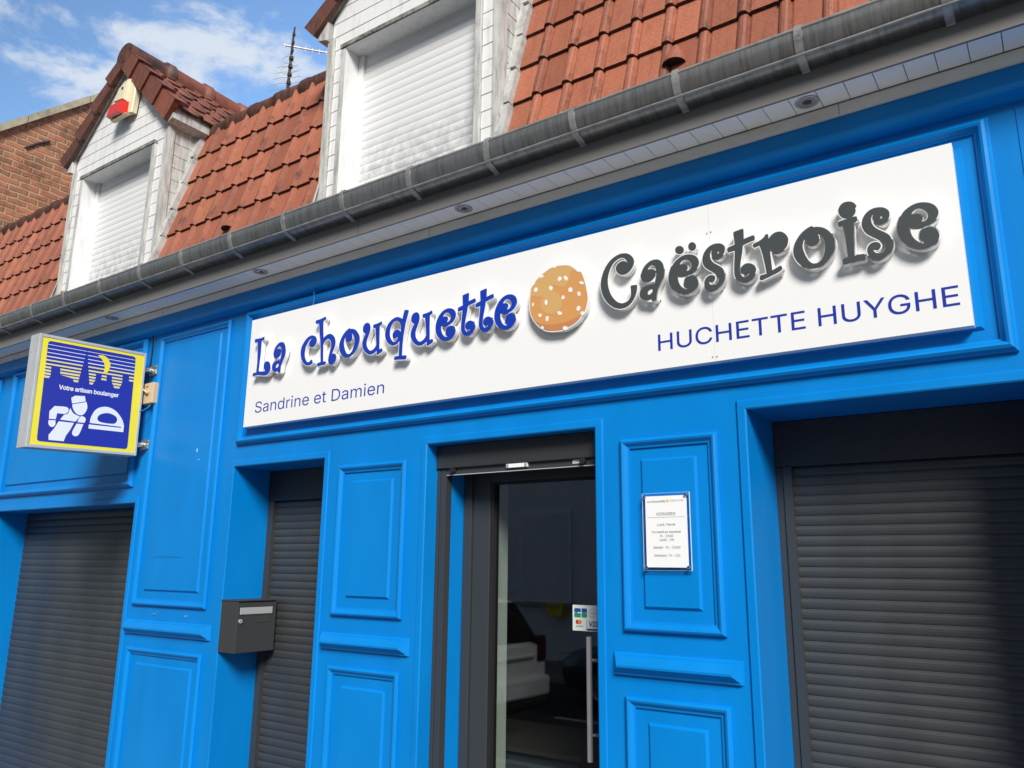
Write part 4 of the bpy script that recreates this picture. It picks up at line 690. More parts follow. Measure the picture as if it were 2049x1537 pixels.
# ---------------------------------------------------------------- dormers
def dormer(cx, hw, label, seed):
    rng = random.Random(seed); ze, slope, zr = 4.915, 0.955, 5.74; ox0, ox1, oz = cx-0.512, cx+0.508, 4.742; DY = 0.125
    core = MB(); d1 = 1.3
    core.box(cx-hw, ox0, 0.014, d1, 3.42, 4.742); core.box(ox1, cx+hw, 0.014, d1, 3.42, 4.742); core.box(ox0, ox1, DY+0.04, d1, 3.42, 4.742)
    zt = lambda x: min(ze, 9) if False else zr-0.10-slope*abs(x-cx)
    pg = [(cx-hw, 4.742), (cx+hw, 4.742), (cx+hw, max(4.75, zr-0.10-slope*hw)), (cx, zr-0.10), (cx-hw, max(4.75, zr-0.10-slope*hw))]
    core.quad([(x, 0.014, z) for x, z in pg]); core.quad([(x, d1, z) for x, z in pg])
    for a in range(5):
        (xa, za), (xb, zb) = pg[a], pg[(a+1) % 5]; core.quad([(xa, 0.014, za), (xb, 0.014, zb), (xb, d1, zb), (xa, d1, za)])
    do = core.build('dormer', 'siding_trim', shop); do['label'] = label
    # clapboards of the front
    cb = MB(); z = 3.443; P = 0.0996
    def board(x0, x1, z0, z1, xt0=None, xt1=None):
        xt0 = x0 if xt0 is None else xt0; xt1 = x1 if xt1 is None else xt1
        yb_, yt_ = 0.0072+rng.uniform(-0.0006, 0.0006), 0.0105
        cb.quad([(x0, yb_, z0), (x1, yb_, z0), (xt1, yt_, z1), (xt0, yt_, z1)]); cb.quad([(x0, yb_, z0), (x1, yb_, z0), (x1, 0.014, z0+0.002), (x0, 0.014, z0+0.002)])
        cb.quad([(x0, yb_, z0), (xt0, yt_, z1), (xt0, 0.014, z1), (x0, 0.014, z0)]); cb.quad([(x1, yb_, z0), (xt1, yt_, z1), (xt1, 0.014, z1), (x1, 0.014, z0)])
    lim = lambda zz: min(hw-0.004, (zr-0.08-zz)/slope)
    while z < 5.6:
        z1 = z+P+0.001
        if z1 <= oz-0.02:
            board(cx-hw+0.036, ox0-0.040, z, z1); board(ox1+0.036, cx+hw-0.030, z, z1)
        elif z < oz+0.02:
            zz = oz+0.030; board(cx-hw+0.036, ox0-0.04, z, zz); board(ox1+0.036, cx+hw-0.03, z, zz); z = zz+0.001-P
        else:
            a, b = max(0.01, lim(z)), max(0.004, lim(z1))
            if z1 < ze-0.05: a = b = hw-0.034
            board(cx-a, cx+a, z, z1, cx-b, cx+b)
        z += P
    cb.build('clapboard_front', 'siding', do)
    for sgn in (1, -1):
        cs_ = MB(); xs = cx+sgn*hw; z = 3.62
        while z < 4.80:
            z1 = z+0.104; ya, yb2 = ry(z), ry(z1)+0.01
            if ya > 0.05:
                o0, o1 = sgn*0.006, sgn*0.003
                cs_.quad([(xs+o0, 0.045, z), (xs+o0, ya-0.02, z), (xs+o1, yb2-0.02, z1), (xs+o1, 0.045, z1)]); cs_.quad([(xs+o0, 0.045, z), (xs+o0, ya-0.02, z), (xs, ya-0.02, z+0.002), (xs, 0.045, z+0.002)])
            z += 0.1005
        cs_.quad([(xs+sgn*0.002, 0.014, 3.6), (xs+sgn*0.002, 0.40, 5.0), (xs+sgn*0.002, 0.014, 5.0)]); cs_.build('clapboard_cheek', 'siding_trim', do)
        eb_ = MB()   # raking trim where the cheek meets the tiles
        a = [(xs+sgn*0.002, ry(z_)-0.055, z_) for z_ in (3.66, 4.86)]; b = [(xs+sgn*0.002, ry(z_)-0.015, z_) for z_ in (3.66, 4.86)]; t2 = sgn*0.018
        eb_.grid([[a[0], a[1]], [(p[0]+t2, p[1], p[2]) for p in a], [(p[0]+t2, p[1], p[2]) for p in b], [b[0], b[1]]]); eb_.build('cheek_edge_trim', 'siding_trim', do)
        tr = MB(); w = 0.034
        tr.box(min(xs, xs-sgn*w), max(xs, xs-sgn*w), -0.012, 0.0135, 3.43, 4.86); tr.box(min(xs+sgn*0.0005, xs+sgn*0.016), max(xs+sgn*0.0005, xs+sgn*0.016), -0.0125, 0.044, 3.43, 4.855); tr.build('corner_post', 'siding_trim', do)
        bx = MB(); xa, xb = xs+sgn*0.004, xs+sgn*0.088
        x_0, x_1 = min(xa, xb), max(xa, xb)
        bx.quad([(x_0, -0.035, 4.845), (x_1, -0.035, 4.870), (x_1, -0.035, 4.985), (x_0, -0.035, 4.985)] if sgn > 0 else [(x_0, -0.035, 4.870), (x_1, -0.035, 4.845), (x_1, -0.035, 4.985), (x_0, -0.035, 4.985)])
        zl = (4.845, 4.870) if sgn > 0 else (4.870, 4.845)
        bx.quad([(x_0, -0.035, zl[0]), (x_1, -0.035, zl[1]), (x_1, 0.28, zl[1]), (x_0, 0.28, zl[0])])
        for X, Z in ((x_0, zl[0]), (x_1, zl[1])): bx.quad([(X, -0.035, Z), (X, 0.28, Z), (X, 0.28, 4.985), (X, -0.035, 4.985)])
        bx.quad([(x_0, 0.28, zl[0]), (x_1, 0.28, zl[1]), (x_1, 0.28, 4.985), (x_0, 0.28, 4.985)]); bx.build('eaves_box', 'siding_trim', do)
    # window surround
    fw = 0.034
    ws = MB(); ws.box(ox0-fw-0.004, ox0-0.001, -0.014, 0.0135, 3.43, oz+0.0); ws.build('window_surround', 'siding_trim', do)
    ws = MB(); ws.box(ox1+0.001, ox1+fw, -0.014, 0.0135, 3.43, oz+0.0); wf = ws.build('window_surround', 'siding_trim', do)
    ms = MB(); ms.box(ox0-fw-0.006, ox1+fw+0.002, -0.022, 0.0135, oz+0.0015, oz+0.028); ms.build('mossy_ledge', 'moss', wf)
    rv = MB(); rv.quad([(ox0+0.001, -0.012, 3.43), (ox0+0.001, DY, 3.43), (ox0+0.001, DY, oz), (ox0+0.001, -0.012, oz)]); rv.quad([(ox1-0.001, -0.012, 3.43), (ox1-0.001, DY, 3.43), (ox1-0.001, DY, oz), (ox1-0.001, -0.012, oz)]); rv.quad([(ox0, -0.012, oz-0.001), (ox1, -0.012, oz-0.001), (ox1, DY, oz-0.001), (ox0, DY, oz-0.001)])
    rv.box(ox0+0.002, ox0+0.042, DY-0.022, DY+0.02, 3.43, oz-0.002); rv.box(ox1-0.042, ox1-0.002, DY-0.022, DY+0.02, 3.43, oz-0.002); rv.build('window_reveal', 'siding', do)
    sh = MB(); rows = []; z = 3.44
    while z < oz:
        for t, h in ((0, 0), (0.07, 0.0016), (0.25, 0.0034), (0.5, 0.0042), (0.75, 0.0034), (0.93, 0.0016)): rows.append([(ox0+0.0425, DY-h, z+t*0.0535), (ox1-0.0425, DY-h, z+t*0.0535)])
        z += 0.0535
    sh.grid(rows); sh.build('roller_shutter', 'pvc_white', do)
    # gabled tile roof
    ez = zr-slope*0.86; vl = math.hypot(0.80, slope*0.80)
    for sgn in (1, -1):
        v = Vector((-sgn*0.80, 0, slope*0.80))/vl; n = Vector((sgn*slope, 0, 1)).normalized()
        dk = MB(); e0 = Vector((cx+sgn*0.775, 0, zr-slope*0.775-0.045)); r0 = Vector((cx, 0, zr-0.045))
        dk.grid([[e0+Vector((0, -0.02, 0)), e0+Vector((0, 2.2, 0))], [r0+Vector((0, -0.02, 0)), r0+Vector((0, 2.2, 0))]]); dk.grid([[e0+Vector((0, -0.02, 0))-n*0.03, e0+Vector((0, 2.2, 0))-n*0.03], [r0+Vector((0, -0.02, 0))-n*0.03, r0+Vector((0, 2.2, 0))-n*0.03]]); dk.quad([e0+Vector((0, -0.02, 0)), r0+Vector((0, -0.02, 0)), r0+Vector((0, -0.02, 0))-n*0.03, e0+Vector((0, -0.02, 0))-n*0.03]); dk.build('roof_deck', 'siding_trim', do)
        o_ = Vector((cx+sgn*0.800, -0.03, zr-slope*0.800-0.030))
        u = Vector((0, 1, 0))
        tiles('dormer_roof_tiles', do, o_, u, v, n, 12, 4, 0.18, vl/4+0.004, mat='tile_mid', seed=seed+7+sgn, grime=1.3)
        for k in range(4):                                              # verge tiles stepping down the rake
            c = MB(); L_ = vl/4; s0, s1 = k*L_-0.01, (k+1)*L_+0.02
            pts = []
            for s, up in ((s0, 0.062), (s1, 0.034)): pts.append(o_+v*s+n*up)
            y0_, y1_ = -0.052, -0.022; dn = -0.118 if sgn > 0 else -0.070; sh_ = 0.02
            A = [(p, q) for p in pts for q in (0,)]
            def sec(p, up, yy): return [Vector((p.x, yy, p.z)), Vector((p.x, yy, p.z))+n*(dn-up)]
            fa = sec(pts[0], 0.062, y0_-sh_); fb = sec(pts[1], 0.034, y0_); ba = sec(pts[0], 0.062, y1_); bb = sec(pts[1], 0.034, y1_)
            c.quad([fa[0], fb[0], fb[1], fa[1]]); c.quad([ba[0], bb[0], bb[1], ba[1]]); c.quad([fa[0], fb[0], bb[0], ba[0]]); c.quad([fa[1], fb[1], bb[1], ba[1]]); c.quad([fa[0], fa[1], ba[1], ba[0]]); c.quad([fb[0], fb[1], bb[1], bb[0]])
            tp = [Vector((p.x, y0_-(sh_ if i == 0 else 0), p.z))+n*0.004 for i, p in enumerate(pts)]; tq = [Vector((p.x, 0.05, p.z))+n*0.004 for p in pts]
            c.quad([tp[0], tp[1], tq[1], tq[0]]); c.quad([tp[0], tq[0], tq[0]-n*0.03, tp[0]-n*0.03])
            c.att = {'tone': ('FACE', [rng.random()]*len(c.f)), 'grime': ('FACE', [0.5]*len(c.f))}; c.build('verge_tile', 'tile_mid' if sgn > 0 else 'tile_old', do)
    yy = -0.06; k = 0
    while yy < 1.5:
        c = MB(); rows = []
        for t, r in ((0, 0.115), (0.30, 0.108), (0.33, 0.108), (0.335, 0.126), (0.40, 0.126)):
            rows.append([(cx-r*math.cos(a)*1.05, yy+t, zr-0.055+r*math.sin(a)) for a in [rad(-28+236*q/16) for q in range(17)]])
        c.grid(rows, 0, True); c.quad(rows[0])
        c.att = {'tone': ('FACE', [rng.random()]*len(c.f)), 'grime': ('FACE', [0.85 if k == 0 else 0.3]*len(c.f))}; c.build('ridge_tile', 'tile_old' if k == 0 else 'tile_mid', do); yy += 0.37; k += 1
    return do
dormer(DL[0], DL[1], 'white clapboard dormer carrying the alarm siren', 11); dormer(DB[0], DB[1], 'white clapboard dormer nearest the middle of the roof', 23)
# ---------------------------------------------------------------- main fascia sign
sign = thing('shop_sign', 'long white fascia sign with raised blue and grey curly letters and a round sugared bun', 'sign', (-2.12, 0, 2.40))
BX0, BX1, BZ0, BZ1, BY = -3.998, -0.185, 2.394, 3.060, -0.055
b = MB()
b.box(BX0, -1.0744, BY, -0.0135, BZ0, BZ1); b.box(-1.0736, BX1, BY, -0.0135, BZ0, BZ1)
board = b.build('sign_board', 'board', sign)
for x, z in ((-1.083, 2.935), (-1.066, 2.937), (-1.083, 2.412), (-1.066, 2.412)):
    q = MB(); q.tube([(x, BY, z), (x, BY-0.0015, z)], 0.0035, 8); q.build('rivet', 'ink', board)
LY0, LY1 = BY-0.012, BY-0.038
NAMES = {'b': 'letter_blue', 'g': 'letter_grey'}
for ch, kc, data in LETTERS:
    loops = [smooth_loop(parse(t), 4) for t in data.split(';')]
    out = []
    for i, l in enumerate(loops):
        hole = i > 0 and inside(l[0], loops[0])
        out.append(offset_loop(l, -0.0024 if hole else 0.0042))
    o = link('letter', place(fill_mesh('letter', out, LY0-LY1), wallmap(LY0), 'letter_side'), sign)
    cap('letter_face', loops, 0.0012, wallmap(LY1-0.0002), NAMES[kc], o)
    xs = [p[0] for p in loops[0]]; zs = [p[1] for p in loops[0]]
    q = MB()
    for sx in (0.3, 0.7):       # the pins that hold the letter off the board
        q.tube([(min(xs)+sx*(max(xs)-min(xs)), BY, min(zs)+0.012), (min(xs)+sx*(max(xs)-min(xs)), LY0-0.004, min(zs)+0.012)], 0.003, 6)
    q.build('pin', 'letter_side', o)
dl = smooth_loop(parse(BUN['disc']), 4)
bun = link('bun_emblem', place(fill_mesh('bun_emblem', [offset_loop(dl, 0.005)], 0.024), wallmap(LY0), 'letter_side'), sign)
fy = LY0-0.024
cap('bun_face', [dl], 0.0010, wallmap(fy-0.0001), 'bun', bun)
cap('bun_highlight', [smooth_loop(parse(BUN['light']), 4)], 0.0006, wallmap(fy-0.0011), 'bun_light', bun)
cap('bun_base', [smooth_loop(parse(BUN['dark']), 4)], 0.0006, wallmap(fy-0.0011), 'bun_dark', bun)
for s in BUN['seeds'].split('|'): cap('sugar_grain', [smooth_loop(parse(s), 3)], 0.0006, wallmap(fy-0.0018), 'sugar', bun)
link_words(text_fit('Sandrine et Damien', -3.900, -2.856, 2.4710, 0.0655, -0.004), wallmap(BY-0.0004), 'vinyl_navy', sign, 0.022)
link_words(text_fit('HUCHETTE HUYGHE', -1.3125, -0.2172, 2.4715, 0.0690, 0.0), wallmap(BY-0.0004), 'vinyl_navy', sign, 0.032)
# ---------------------------------------------------------------- projecting sign
ps = thing('projecting_sign', 'square blue and yellow baker pictogram sign box jutting out from the wall', 'sign', (-5.14, -0.42, 2.27))
SX = -5.100
def pm(s, t, d=0.0): return (SX+d, -0.767+s*1.003-t*0.0127, 2.269+s*0.0395+t*1.0)
def smap(d): return lambda c: pm(c.x, c.y, d+c.z)
W_, H_ = 0.70, 0.71; TB = 0.115
q = MB()
def sbox(s0, s1, t0, t1, d0, d1, m=0):
    P = [pm(s, t, d) for d in (d0, d1) for t in (t0, t1) for s in (s0, s1)]; b_ = len(q.v); q.v += P
    for f in ((0,2,3,1),(4,5,7,6),(0,1,5,4),(2,6,7,3),(0,4,6,2),(1,3,7,5)): q.f.append(tuple(b_+i for i in f)); q.m.append(m); q.sm.append(False)
fr = 0.020
sbox(0, fr, 0, H_, -TB, 0); sbox(W_-fr*0.8, W_, 0, H_, -TB, 0); sbox(fr+0.0005, W_-fr*0.8-0.0005, 0.0005, fr, -TB, -0.0005); sbox(fr+0.0005, W_-fr*0.8-0.0005, H_-fr, H_-0.0005, -TB, -0.0005)
boxo = q.build('sign_case', 'alu', ps, 0.003)
q = MB(); sbox(fr+0.0005, W_-fr*0.8-0.0005, fr+0.0005, H_-fr-0.0005, -TB+0.004, -0.004); pan = q.build('sign_panel', 'yellow', ps)
def sg(k): return smooth_loop(parse(SGN[k]), 4)
def scap(name, loops, d, mat, par=None): return cap(name, loops, 0.0006, smap(d), mat, par or pan)
def round_corners(l, r=0.022):
    out = []; n = len(l)
    for i in range(n):
        p, a, c = Vector(l[i]), Vector(l[i-1]), Vector(l[(i+1) % n]); u = (a-p).normalized(); w = (c-p).normalized()
        for k in range(6): t = k/5; out.append(tuple((1-t)**2*(p+u*r)+2*t*(1-t)*p+t*t*(p+w*r)))
    return out
field = scap('night_field', [round_corners(sg('blue'))], -0.0038, 'sign_blue')
def stripes(poly, bands, nm, mat):
    loops = []
    for z0, z1 in bands:
        def xs(z):
            r = []
            for i in range(len(poly)):
                (x1, y1), (x2, y2) = poly[i-1], poly[i]
                if (y1 > z) != (y2 > z): r.append((x2-x1)*(z-y1)/(y2-y1)+x1)
            return sorted(r)
        a, b_ = xs(z0+1e-5), xs(z1-1e-5); zm = (z0+z1)/2
        if len(a) != len(b_): a = b_ = xs(zm)
        for i in range(0, len(a)-1, 2): loops.append([(a[i], z0), (a[i+1], z0), (b_[i+1], z1), (b_[i], z1)])
    return scap(nm, loops, -0.0031, mat, field)
bl = parse(SGN['blue']); 
thin = [(0.6465, 0.6495), (0.6205, 0.6245), (0.595, 0.5995), (0.5695, 0.5755)]
thick = [(0.5445, 0.5535), (0.5195, 0.5295), (0.4975, 0.5085), (0.4765, 0.4885), (0.4565, 0.4690), (0.4365, 0.4495), (0.418, 0.4315), (0.4000, 0.4140), (0.384, 0.397)]
for k in ('skyl', 'skyr'):
    po = [(p[0], p[1]) for p in parse(SGN[k])]; stripes(po, thin, 'sky_stripes', 'sign_white'); stripes(po, thick, 'sky_stripes', 'sign_pale')
scap('moon', [sg('moon')], -0.0024, 'yellow', field)
for k in ('cap', 'head', 'arm', 'hand', 'torso', 'legs', 'arm2', 'hand2'): scap('baker_pictogram', [sg(k)], -0.0031, 'sign_white', field)
scap('loaf_pictogram', [sg('loaf'), sg('loafhole')], -0.0031, 'sign_white', field)
link_words(text_fit('Votre artisan boulanger', 0.151, 0.536, 0.378, 0.0275, 0.024), smap(-0.0031), 'sign_white', field, 0.0065)
for t in (0.605, 0.085):
    br = MB(); p = pm(W_, t, -TB/2); y0 = p[1]
    br.box(SX-0.06, SX-0.054+0.085, -0.006, -0.0005, p[2]-0.035, p[2]+0.035)
    br.tube([(SX-0.03, y0-0.002, p[2]), (SX-0.03, -0.006, p[2])], 0.014, 10); br.box(SX-0.045, SX+0.02, y0+0.002, -0.02, p[2]-0.024, p[2]-0.019)
    br.tube([(SX-0.03, -0.026, p[2]), (SX-0.03, -0.018, p[2])], 0.022, 6)
    for dz in (-0.024, 0.024): br.tube([(SX+0.018, -0.006, p[2]+dz), (SX+0.018, -0.012, p[2]+dz)], 0.007, 6)
    br.build('wall_bracket', 'steel', ps)
for (s, t) in ((0.0, 0.60), (0.0, 0.30), (0.0, 0.11)):
    for d in (-0.03, -0.085):
        p = pm(s, t, d); q2 = MB(); q2.tube([p, (p[0], p[1]-0.002, p[2])], 0.004, 8); q2.build('rivet', 'steel', boxo)
sw = thing('switch_box', 'beige plastic switch box with a lever behind the baker sign box', 'switch', (-5.06, -0.03, 2.66))
q = MB(); q.box(-5.145, -5.015, -0.050, -0.0005, 2.655, 2.800); q.build('case', 'beige', sw, 0.006)
q = MB(); q.tube([(-5.07, -0.0505, 2.735), (-5.07, -0.064, 2.735)], 0.010, 10); q.tube([(-5.055, -0.062, 2.722), (-5.145, -0.066, 2.775)], [0.008, 0.006], 8); q.build('lever', 'beige', sw)
q = MB(); q.box(-5.098, -5.075, -0.0515, -0.0503, 2.770, 2.776); q.box(-5.098, -5.072, -0.0515, -0.0503, 2.712, 2.716); q.build('label_mark', 'black', sw)
def cable(label, pts, r=0.004, mat='blue'):
    P = [Vector(p) for p in pts]; out = []
    for i in range(len(P)-1):
        a, b_, c, d_ = P[max(i-1, 0)], P[i], P[i+1], P[min(i+2, len(P)-1)]
        for k in range(6):
            t = k/6; out.append(0.5*((2*b_)+(c-a)*t+(2*a-5*b_+4*c-d_)*t*t+(3*b_-a-3*c+d_)*t**3))
    out.append(P[-1]); c = MB(); c.tube(out, r, 8); o = c.build('cable', mat); tag(o, label, 'cable')
cable('blue painted cable dropping from the soffit to the top edge of the white fascia sign', [(-3.468, -0.056, 3.29), (-3.470, -0.056, 3.215), (-3.478, -0.034, 3.165), (-3.466, -0.038, 3.110), (-3.468, -0.040, 3.064)])
cable('dark cable running down the wall from the soffit to the baker sign box', [(-5.150, -0.056, 3.285), (-5.152, -0.056, 3.20), (-5.150, -0.014, 3.14), (-5.148, -0.014, 2.95), (-5.146, -0.020, 2.83), (-5.12, -0.03, 2.802)], 0.005, 'black')
cable('pale blue cable looping out below the beige switch box', [(-5.05, -0.03, 2.657), (-5.055, -0.05, 2.625), (-5.09, -0.075, 2.600), (-5.13, -0.08, 2.615)], 0.004, 'blue')
# ---------------------------------------------------------------- mailbox
mb = thing('mailbox', 'dark grey letterbox with a silver flap fixed inside the narrow shuttered recess', 'mailbox', (-4.03, 0.12, 1.10))
q = MB(); q.box(-4.1105, -3.958, -0.016, 0.250, 1.104, 1.388); q.build('case', 'mailbox', mb, 0.003)
q = MB(); q.box(-3.9575, -3.9525, -0.017, 0.252, 1.106, 1.380); q.build('door', 'mailbox', mb, 0.0015)
q = MB(); q.box(-4.1115, -3.948, -0.0195, 0.2545, 1.3885, 1.396); q.build('lid', 'mailbox', mb, 0.002)
q = MB(); q.box(-3.9523, -3.9475, -0.004, 0.222, 1.316, 1.354); q.build('letter_flap', 'silver_flap', mb, 0.002)
q = MB(); q.tube([(-3.9523, 0.002, 1.280), (-3.9455, 0.002, 1.280)], 0.011, 16); q.box(-3.9455, -3.9445, 0.0, 0.004, 1.274, 1.286, 1); q.build('lock', ['alu', 'black'], mb)
q = MB(); q.box(-3.9522, -3.9508, 0.112, 0.222, 1.268, 1.302); q.build('name_plate', 'anthracite', mb, 0.0006)
# ---------------------------------------------------------------- opening-hours plaque
hp = thing('opening_hours_plaque', 'clear acrylic opening hours plaque with white paper on the blue pilaster', 'plaque', (-1.315, -0.02, 1.59))
q = MB(); q.quad([(-1.416, -0.030, 1.590), (-1.215, -0.030, 1.590), (-1.215, -0.030, 1.892), (-1.416, -0.030, 1.892)]); q.quad([(-1.416, -0.026, 1.590), (-1.215, -0.026, 1.590), (-1.215, -0.026, 1.892), (-1.416, -0.026, 1.892)]); q.build('acrylic_sheet', 'acrylic', hp)
q = MB(); q.box(-1.416, -1.4155, -0.0301, -0.0259, 1.590, 1.892); q.box(-1.2155, -1.2135, -0.0301, -0.0259, 1.590, 1.892); q.box(-1.4155, -1.2155, -0.0301, -0.0259, 1.8912, 1.892); q.box(-1.4155, -1.2155, -0.0301, -0.0259, 1.590, 1.5906); q.build('acrylic_edge', 'acrylic_edge', hp)
q = MB(); q.box(-1.402, -1.226, -0.0312, -0.0303, 1.602, 1.880); pap = q.build('paper', 'paper', hp)
for x, z in ((-1.404, 1.878), (-1.228, 1.880), (-1.402, 1.603), (-1.226, 1.603)):
    q = MB(); q.tube([(x, -0.0105, z), (x, -0.026, z)], 0.0045, 10); q.tube([(x, -0.0315, z), (x, -0.0365, z), (x, -0.039, z)], [0.0072, 0.0072, 0.0045], 14); q.build('standoff', 'chrome', hp)
PY = -0.0314
def line(t, x0, x1, z, c, mat='ink', w=0.0): link('lettering', place(text_fit(t, x0, x1, z, c, w), wallmap(PY), mat), pap)
pcx = -1.314
def cl(t, wd, z, c, mat='ink', dx=0.0): line(t, pcx-wd/2+dx, pcx+wd/2+dx, z, c, mat)
line('La chouquette', -1.394, -1.315, 1.8555, 0.0085, 'ink', 0.0); line('Caëstroise', -1.297, -1.238, 1.8575, 0.0085, 'ink_pale', 0.0)
cap('printed_bun', [circ(-1.306, 1.860, 0.0062)], 0.0004, wallmap(PY), 'ink_yellow', pap)
cl('HORAIRES', 0.080, 1.8035, 0.0115); cap('printed_rule', [[(-1.394, 1.7955), (-1.236, 1.7955), (-1.236, 1.7967), (-1.394, 1.7967)]], 0.0004, wallmap(PY), 'ink', pap)
cl('Lundi : Fermé', 0.076, 1.7635, 0.0085); cl('Du mardi au Vendredi', 0.120, 1.7350, 0.0085); cl('7h - 12h30', 0.056, 1.7190, 0.0085); cl('14h30 - 19h', 0.062, 1.7040, 0.0085)
cl('Samedi :  7h - 12h30', 0.112, 1.6750, 0.0085); cl('Dimanche : 7h - 12h', 0.108, 1.6440, 0.0085)
# ---------------------------------------------------------------- alarm siren on the left dormer
al = thing('alarm_siren', 'cream alarm siren box with a red lens on the dormer gable', 'alarm', (-5.902, -0.03, 5.12))
q = MB()
fz = [(-6.032, 5.150), (-5.777, 5.110), (-5.757, 5.300), (-5.772, 5.415), (-5.852, 5.455), (-5.982, 5.400), (-6.052, 5.300)]
q.grid([[(x, -0.006, z) for x, z in fz], [(x, -0.042, z) for x, z in fz], [(x+0.010*(1 if x < -5.902 else -1), -0.052, z) for x, z in fz]], 0, False, True); q.quad([(x+0.010*(1 if x < -5.902 else -1), -0.052, z) for x, z in fz]); q.build('case', 'cream', al)
q = MB(); A = [(-5.997, -0.053, 5.235), (-5.837, -0.053, 5.215), (-5.827, -0.053, 5.420), (-5.967, -0.053, 5.375)]; B_ = [(-5.982, -0.098, 5.245), (-5.847, -0.098, 5.228), (-5.837, -0.080, 5.405), (-5.957, -0.080, 5.365)]
q.grid([A, B_], 0, False, True); q.quad(B_); q.build('cover', 'cream', al)
q = MB(); q.box(-5.894, -5.874, -0.093, -0.088, 5.325, 5.345); q.build('indicator_window', 'dark_box', al)
q = MB(); A = [(-6.032, -0.053, 5.100), (-5.827, -0.053, 5.090), (-5.827, -0.053, 5.213), (-6.012, -0.053, 5.228)]; B_ = [(-6.022, -0.122, 5.108), (-5.840, -0.122, 5.100), (-5.840, -0.108, 5.198), (-6.007, -0.108, 5.212)]
q.grid([A, B_], 0, False, True); q.quad(B_); q.build('lens', 'red_lens', al)
q = MB(); q.box(-6.020, -5.795, -0.085, -0.046, 5.086, 5.0895); q.build('base_tray', 'cream', al)
cap('round_badge', [circ(-6.020, 5.325, 0.026, 24, 0.034)], 0.0008, wallmap(-0.0530), 'paper', al)
# ---------------------------------------------------------------- television aerial
an = thing('television_aerial', 'rusty television aerial mast with loops behind the roof ridge', 'aerial', (-6.50, 2.0, 5.9))
q = MB(); q.tube([(-6.525, 2.0, 5.8), (-6.520, 2.0, 6.70), (-6.500, 2.0, 7.25), (-6.483, 2.0, 7.46)], [0.020, 0.018, 0.013, 0.009], 8)
for k in range(9): q.tube([(-6.520+0.004*k, 2.0, 6.55+0.1*k), (-6.520+0.004*k, 2.0, 6.585+0.1*k)], 0.025 if k < 6 else 0.017, 8)
q.build('mast', 'antenna_dark', an)
bm_ = MB(); a0 = Vector((-6.56, 1.94, 7.225)); a1 = Vector((-6.19, 2.42, 7.235)); bm_.tube([a0, a1], 0.010, 6)
dv = (a1-a0).normalized(); pv = Vector((0, 0, 1))
for k in range(9):
    c = a0+(a1-a0)*(k/8.0); hl = 0.028+0.006*(k % 2); bm_.tube([c-pv*hl, c+pv*hl*0.8], 0.0035, 5)
bm_.build('boom', 'antenna_white', an)
el = MB()
for k in range(6):
    z = 6.62+0.07*k; hl = 0.24-0.02*k; c = Vector((-6.52, 1.985, z)); d_ = Vector((0.86, 0.4, 0.05))
    el.tube([c-d_*hl, c-d_*hl*0.5+pv*0.012, c, c+d_*hl*0.5-pv*0.012, c+d_*hl*0.85], 0.0032, 5)
for z in (6.92, 7.05):
    el.tube([(-6.515+0.075*math.cos(t), 1.98+0.035*math.cos(t), z+0.048*math.sin(t)) for t in [2*math.pi*k/16 for k in range(17)]], 0.0035, 5, caps=False)
el.build('dipole_rods', 'antenna_white', an)
# ---------------------------------------------------------------- neighbouring brick house
nb = thing('brick_house', 'old red brick house whose stone coped gable rises behind the tiled roof', 'house', (-12, 3, PZ))
q = MB(); gx = -9.0; rk = 0.926; pk = 1.62
def rz_(y): return 5.905+rk*y
pts = [(0.02, PZ-0.1), (4.6, PZ-0.1), (4.6, 5.0), (pk, rz_(pk)), (0.02, rz_(0.02))]
q.quad([(gx, y, z) for y, z in pts]); q.quad([(-16, y, z) for y, z in pts])
for a in range(5):
    (ya, za), (yb_, zb) = pts[a], pts[(a+1) % 5]; q.quad([(gx, ya, za), (gx, yb_, zb), (-16, yb_, zb), (-16, ya, za)])
nbw = q.build('brick_wall', 'brick', nb)
q = MB(); rngc = random.Random(8); y = -0.16
while y < pk:
    L_ = 0.62; y1 = min(y+L_-0.008, pk); h0 = 0.098+rngc.uniform(-0.006, 0.006); ov = 0.05+rngc.uniform(-0.006, 0.006)
    q.quad([(gx+ov, y, rz_(y)), (gx+ov, y1, rz_(y1)), (gx+ov, y1, rz_(y1)+h0), (gx+ov, y, rz_(y)+h0)]); q.quad([(gx+ov, y, rz_(y)+h0), (gx+ov, y1, rz_(y1)+h0), (gx-0.3, y1, rz_(y1)+h0), (gx-0.3, y, rz_(y)+h0)]); q.quad([(gx+ov, y, rz_(y)), (gx+ov, y1, rz_(y1)), (gx-0.3, y1, rz_(y1)+0.002), (gx-0.3, y, rz_(y)+0.002)]); q.quad([(gx+ov, y, rz_(y)), (gx+ov, y, rz_(y)+h0), (gx-0.3, y, rz_(y)+h0), (gx-0.3, y, rz_(y))])
    y += L_
q.build('gable_coping', 'coping', nb)
q = MB(); q.quad([(gx-0.31, 0.0, rz_(0)+0.05), (-16.2, 0.0, rz_(0)+0.05), (-16.2, pk, rz_(pk)+0.06), (gx-0.31, pk, rz_(pk)+0.06)]); q.quad([(gx-0.31, 4.7, 4.95), (-16.2, 4.7, 4.95), (-16.2, pk, rz_(pk)+0.06), (gx-0.31, pk, rz_(pk)+0.06)]); q.build('roof', 'tile_old', nb)
q = MB(); q.tube([(gx+0.012, 0.49, 6.045), (gx+0.012, 0.60, 6.150), (gx+0.014, 0.72, 6.235)], 0.014, 6); q.build('iron_tie', 'antenna_dark', nb)
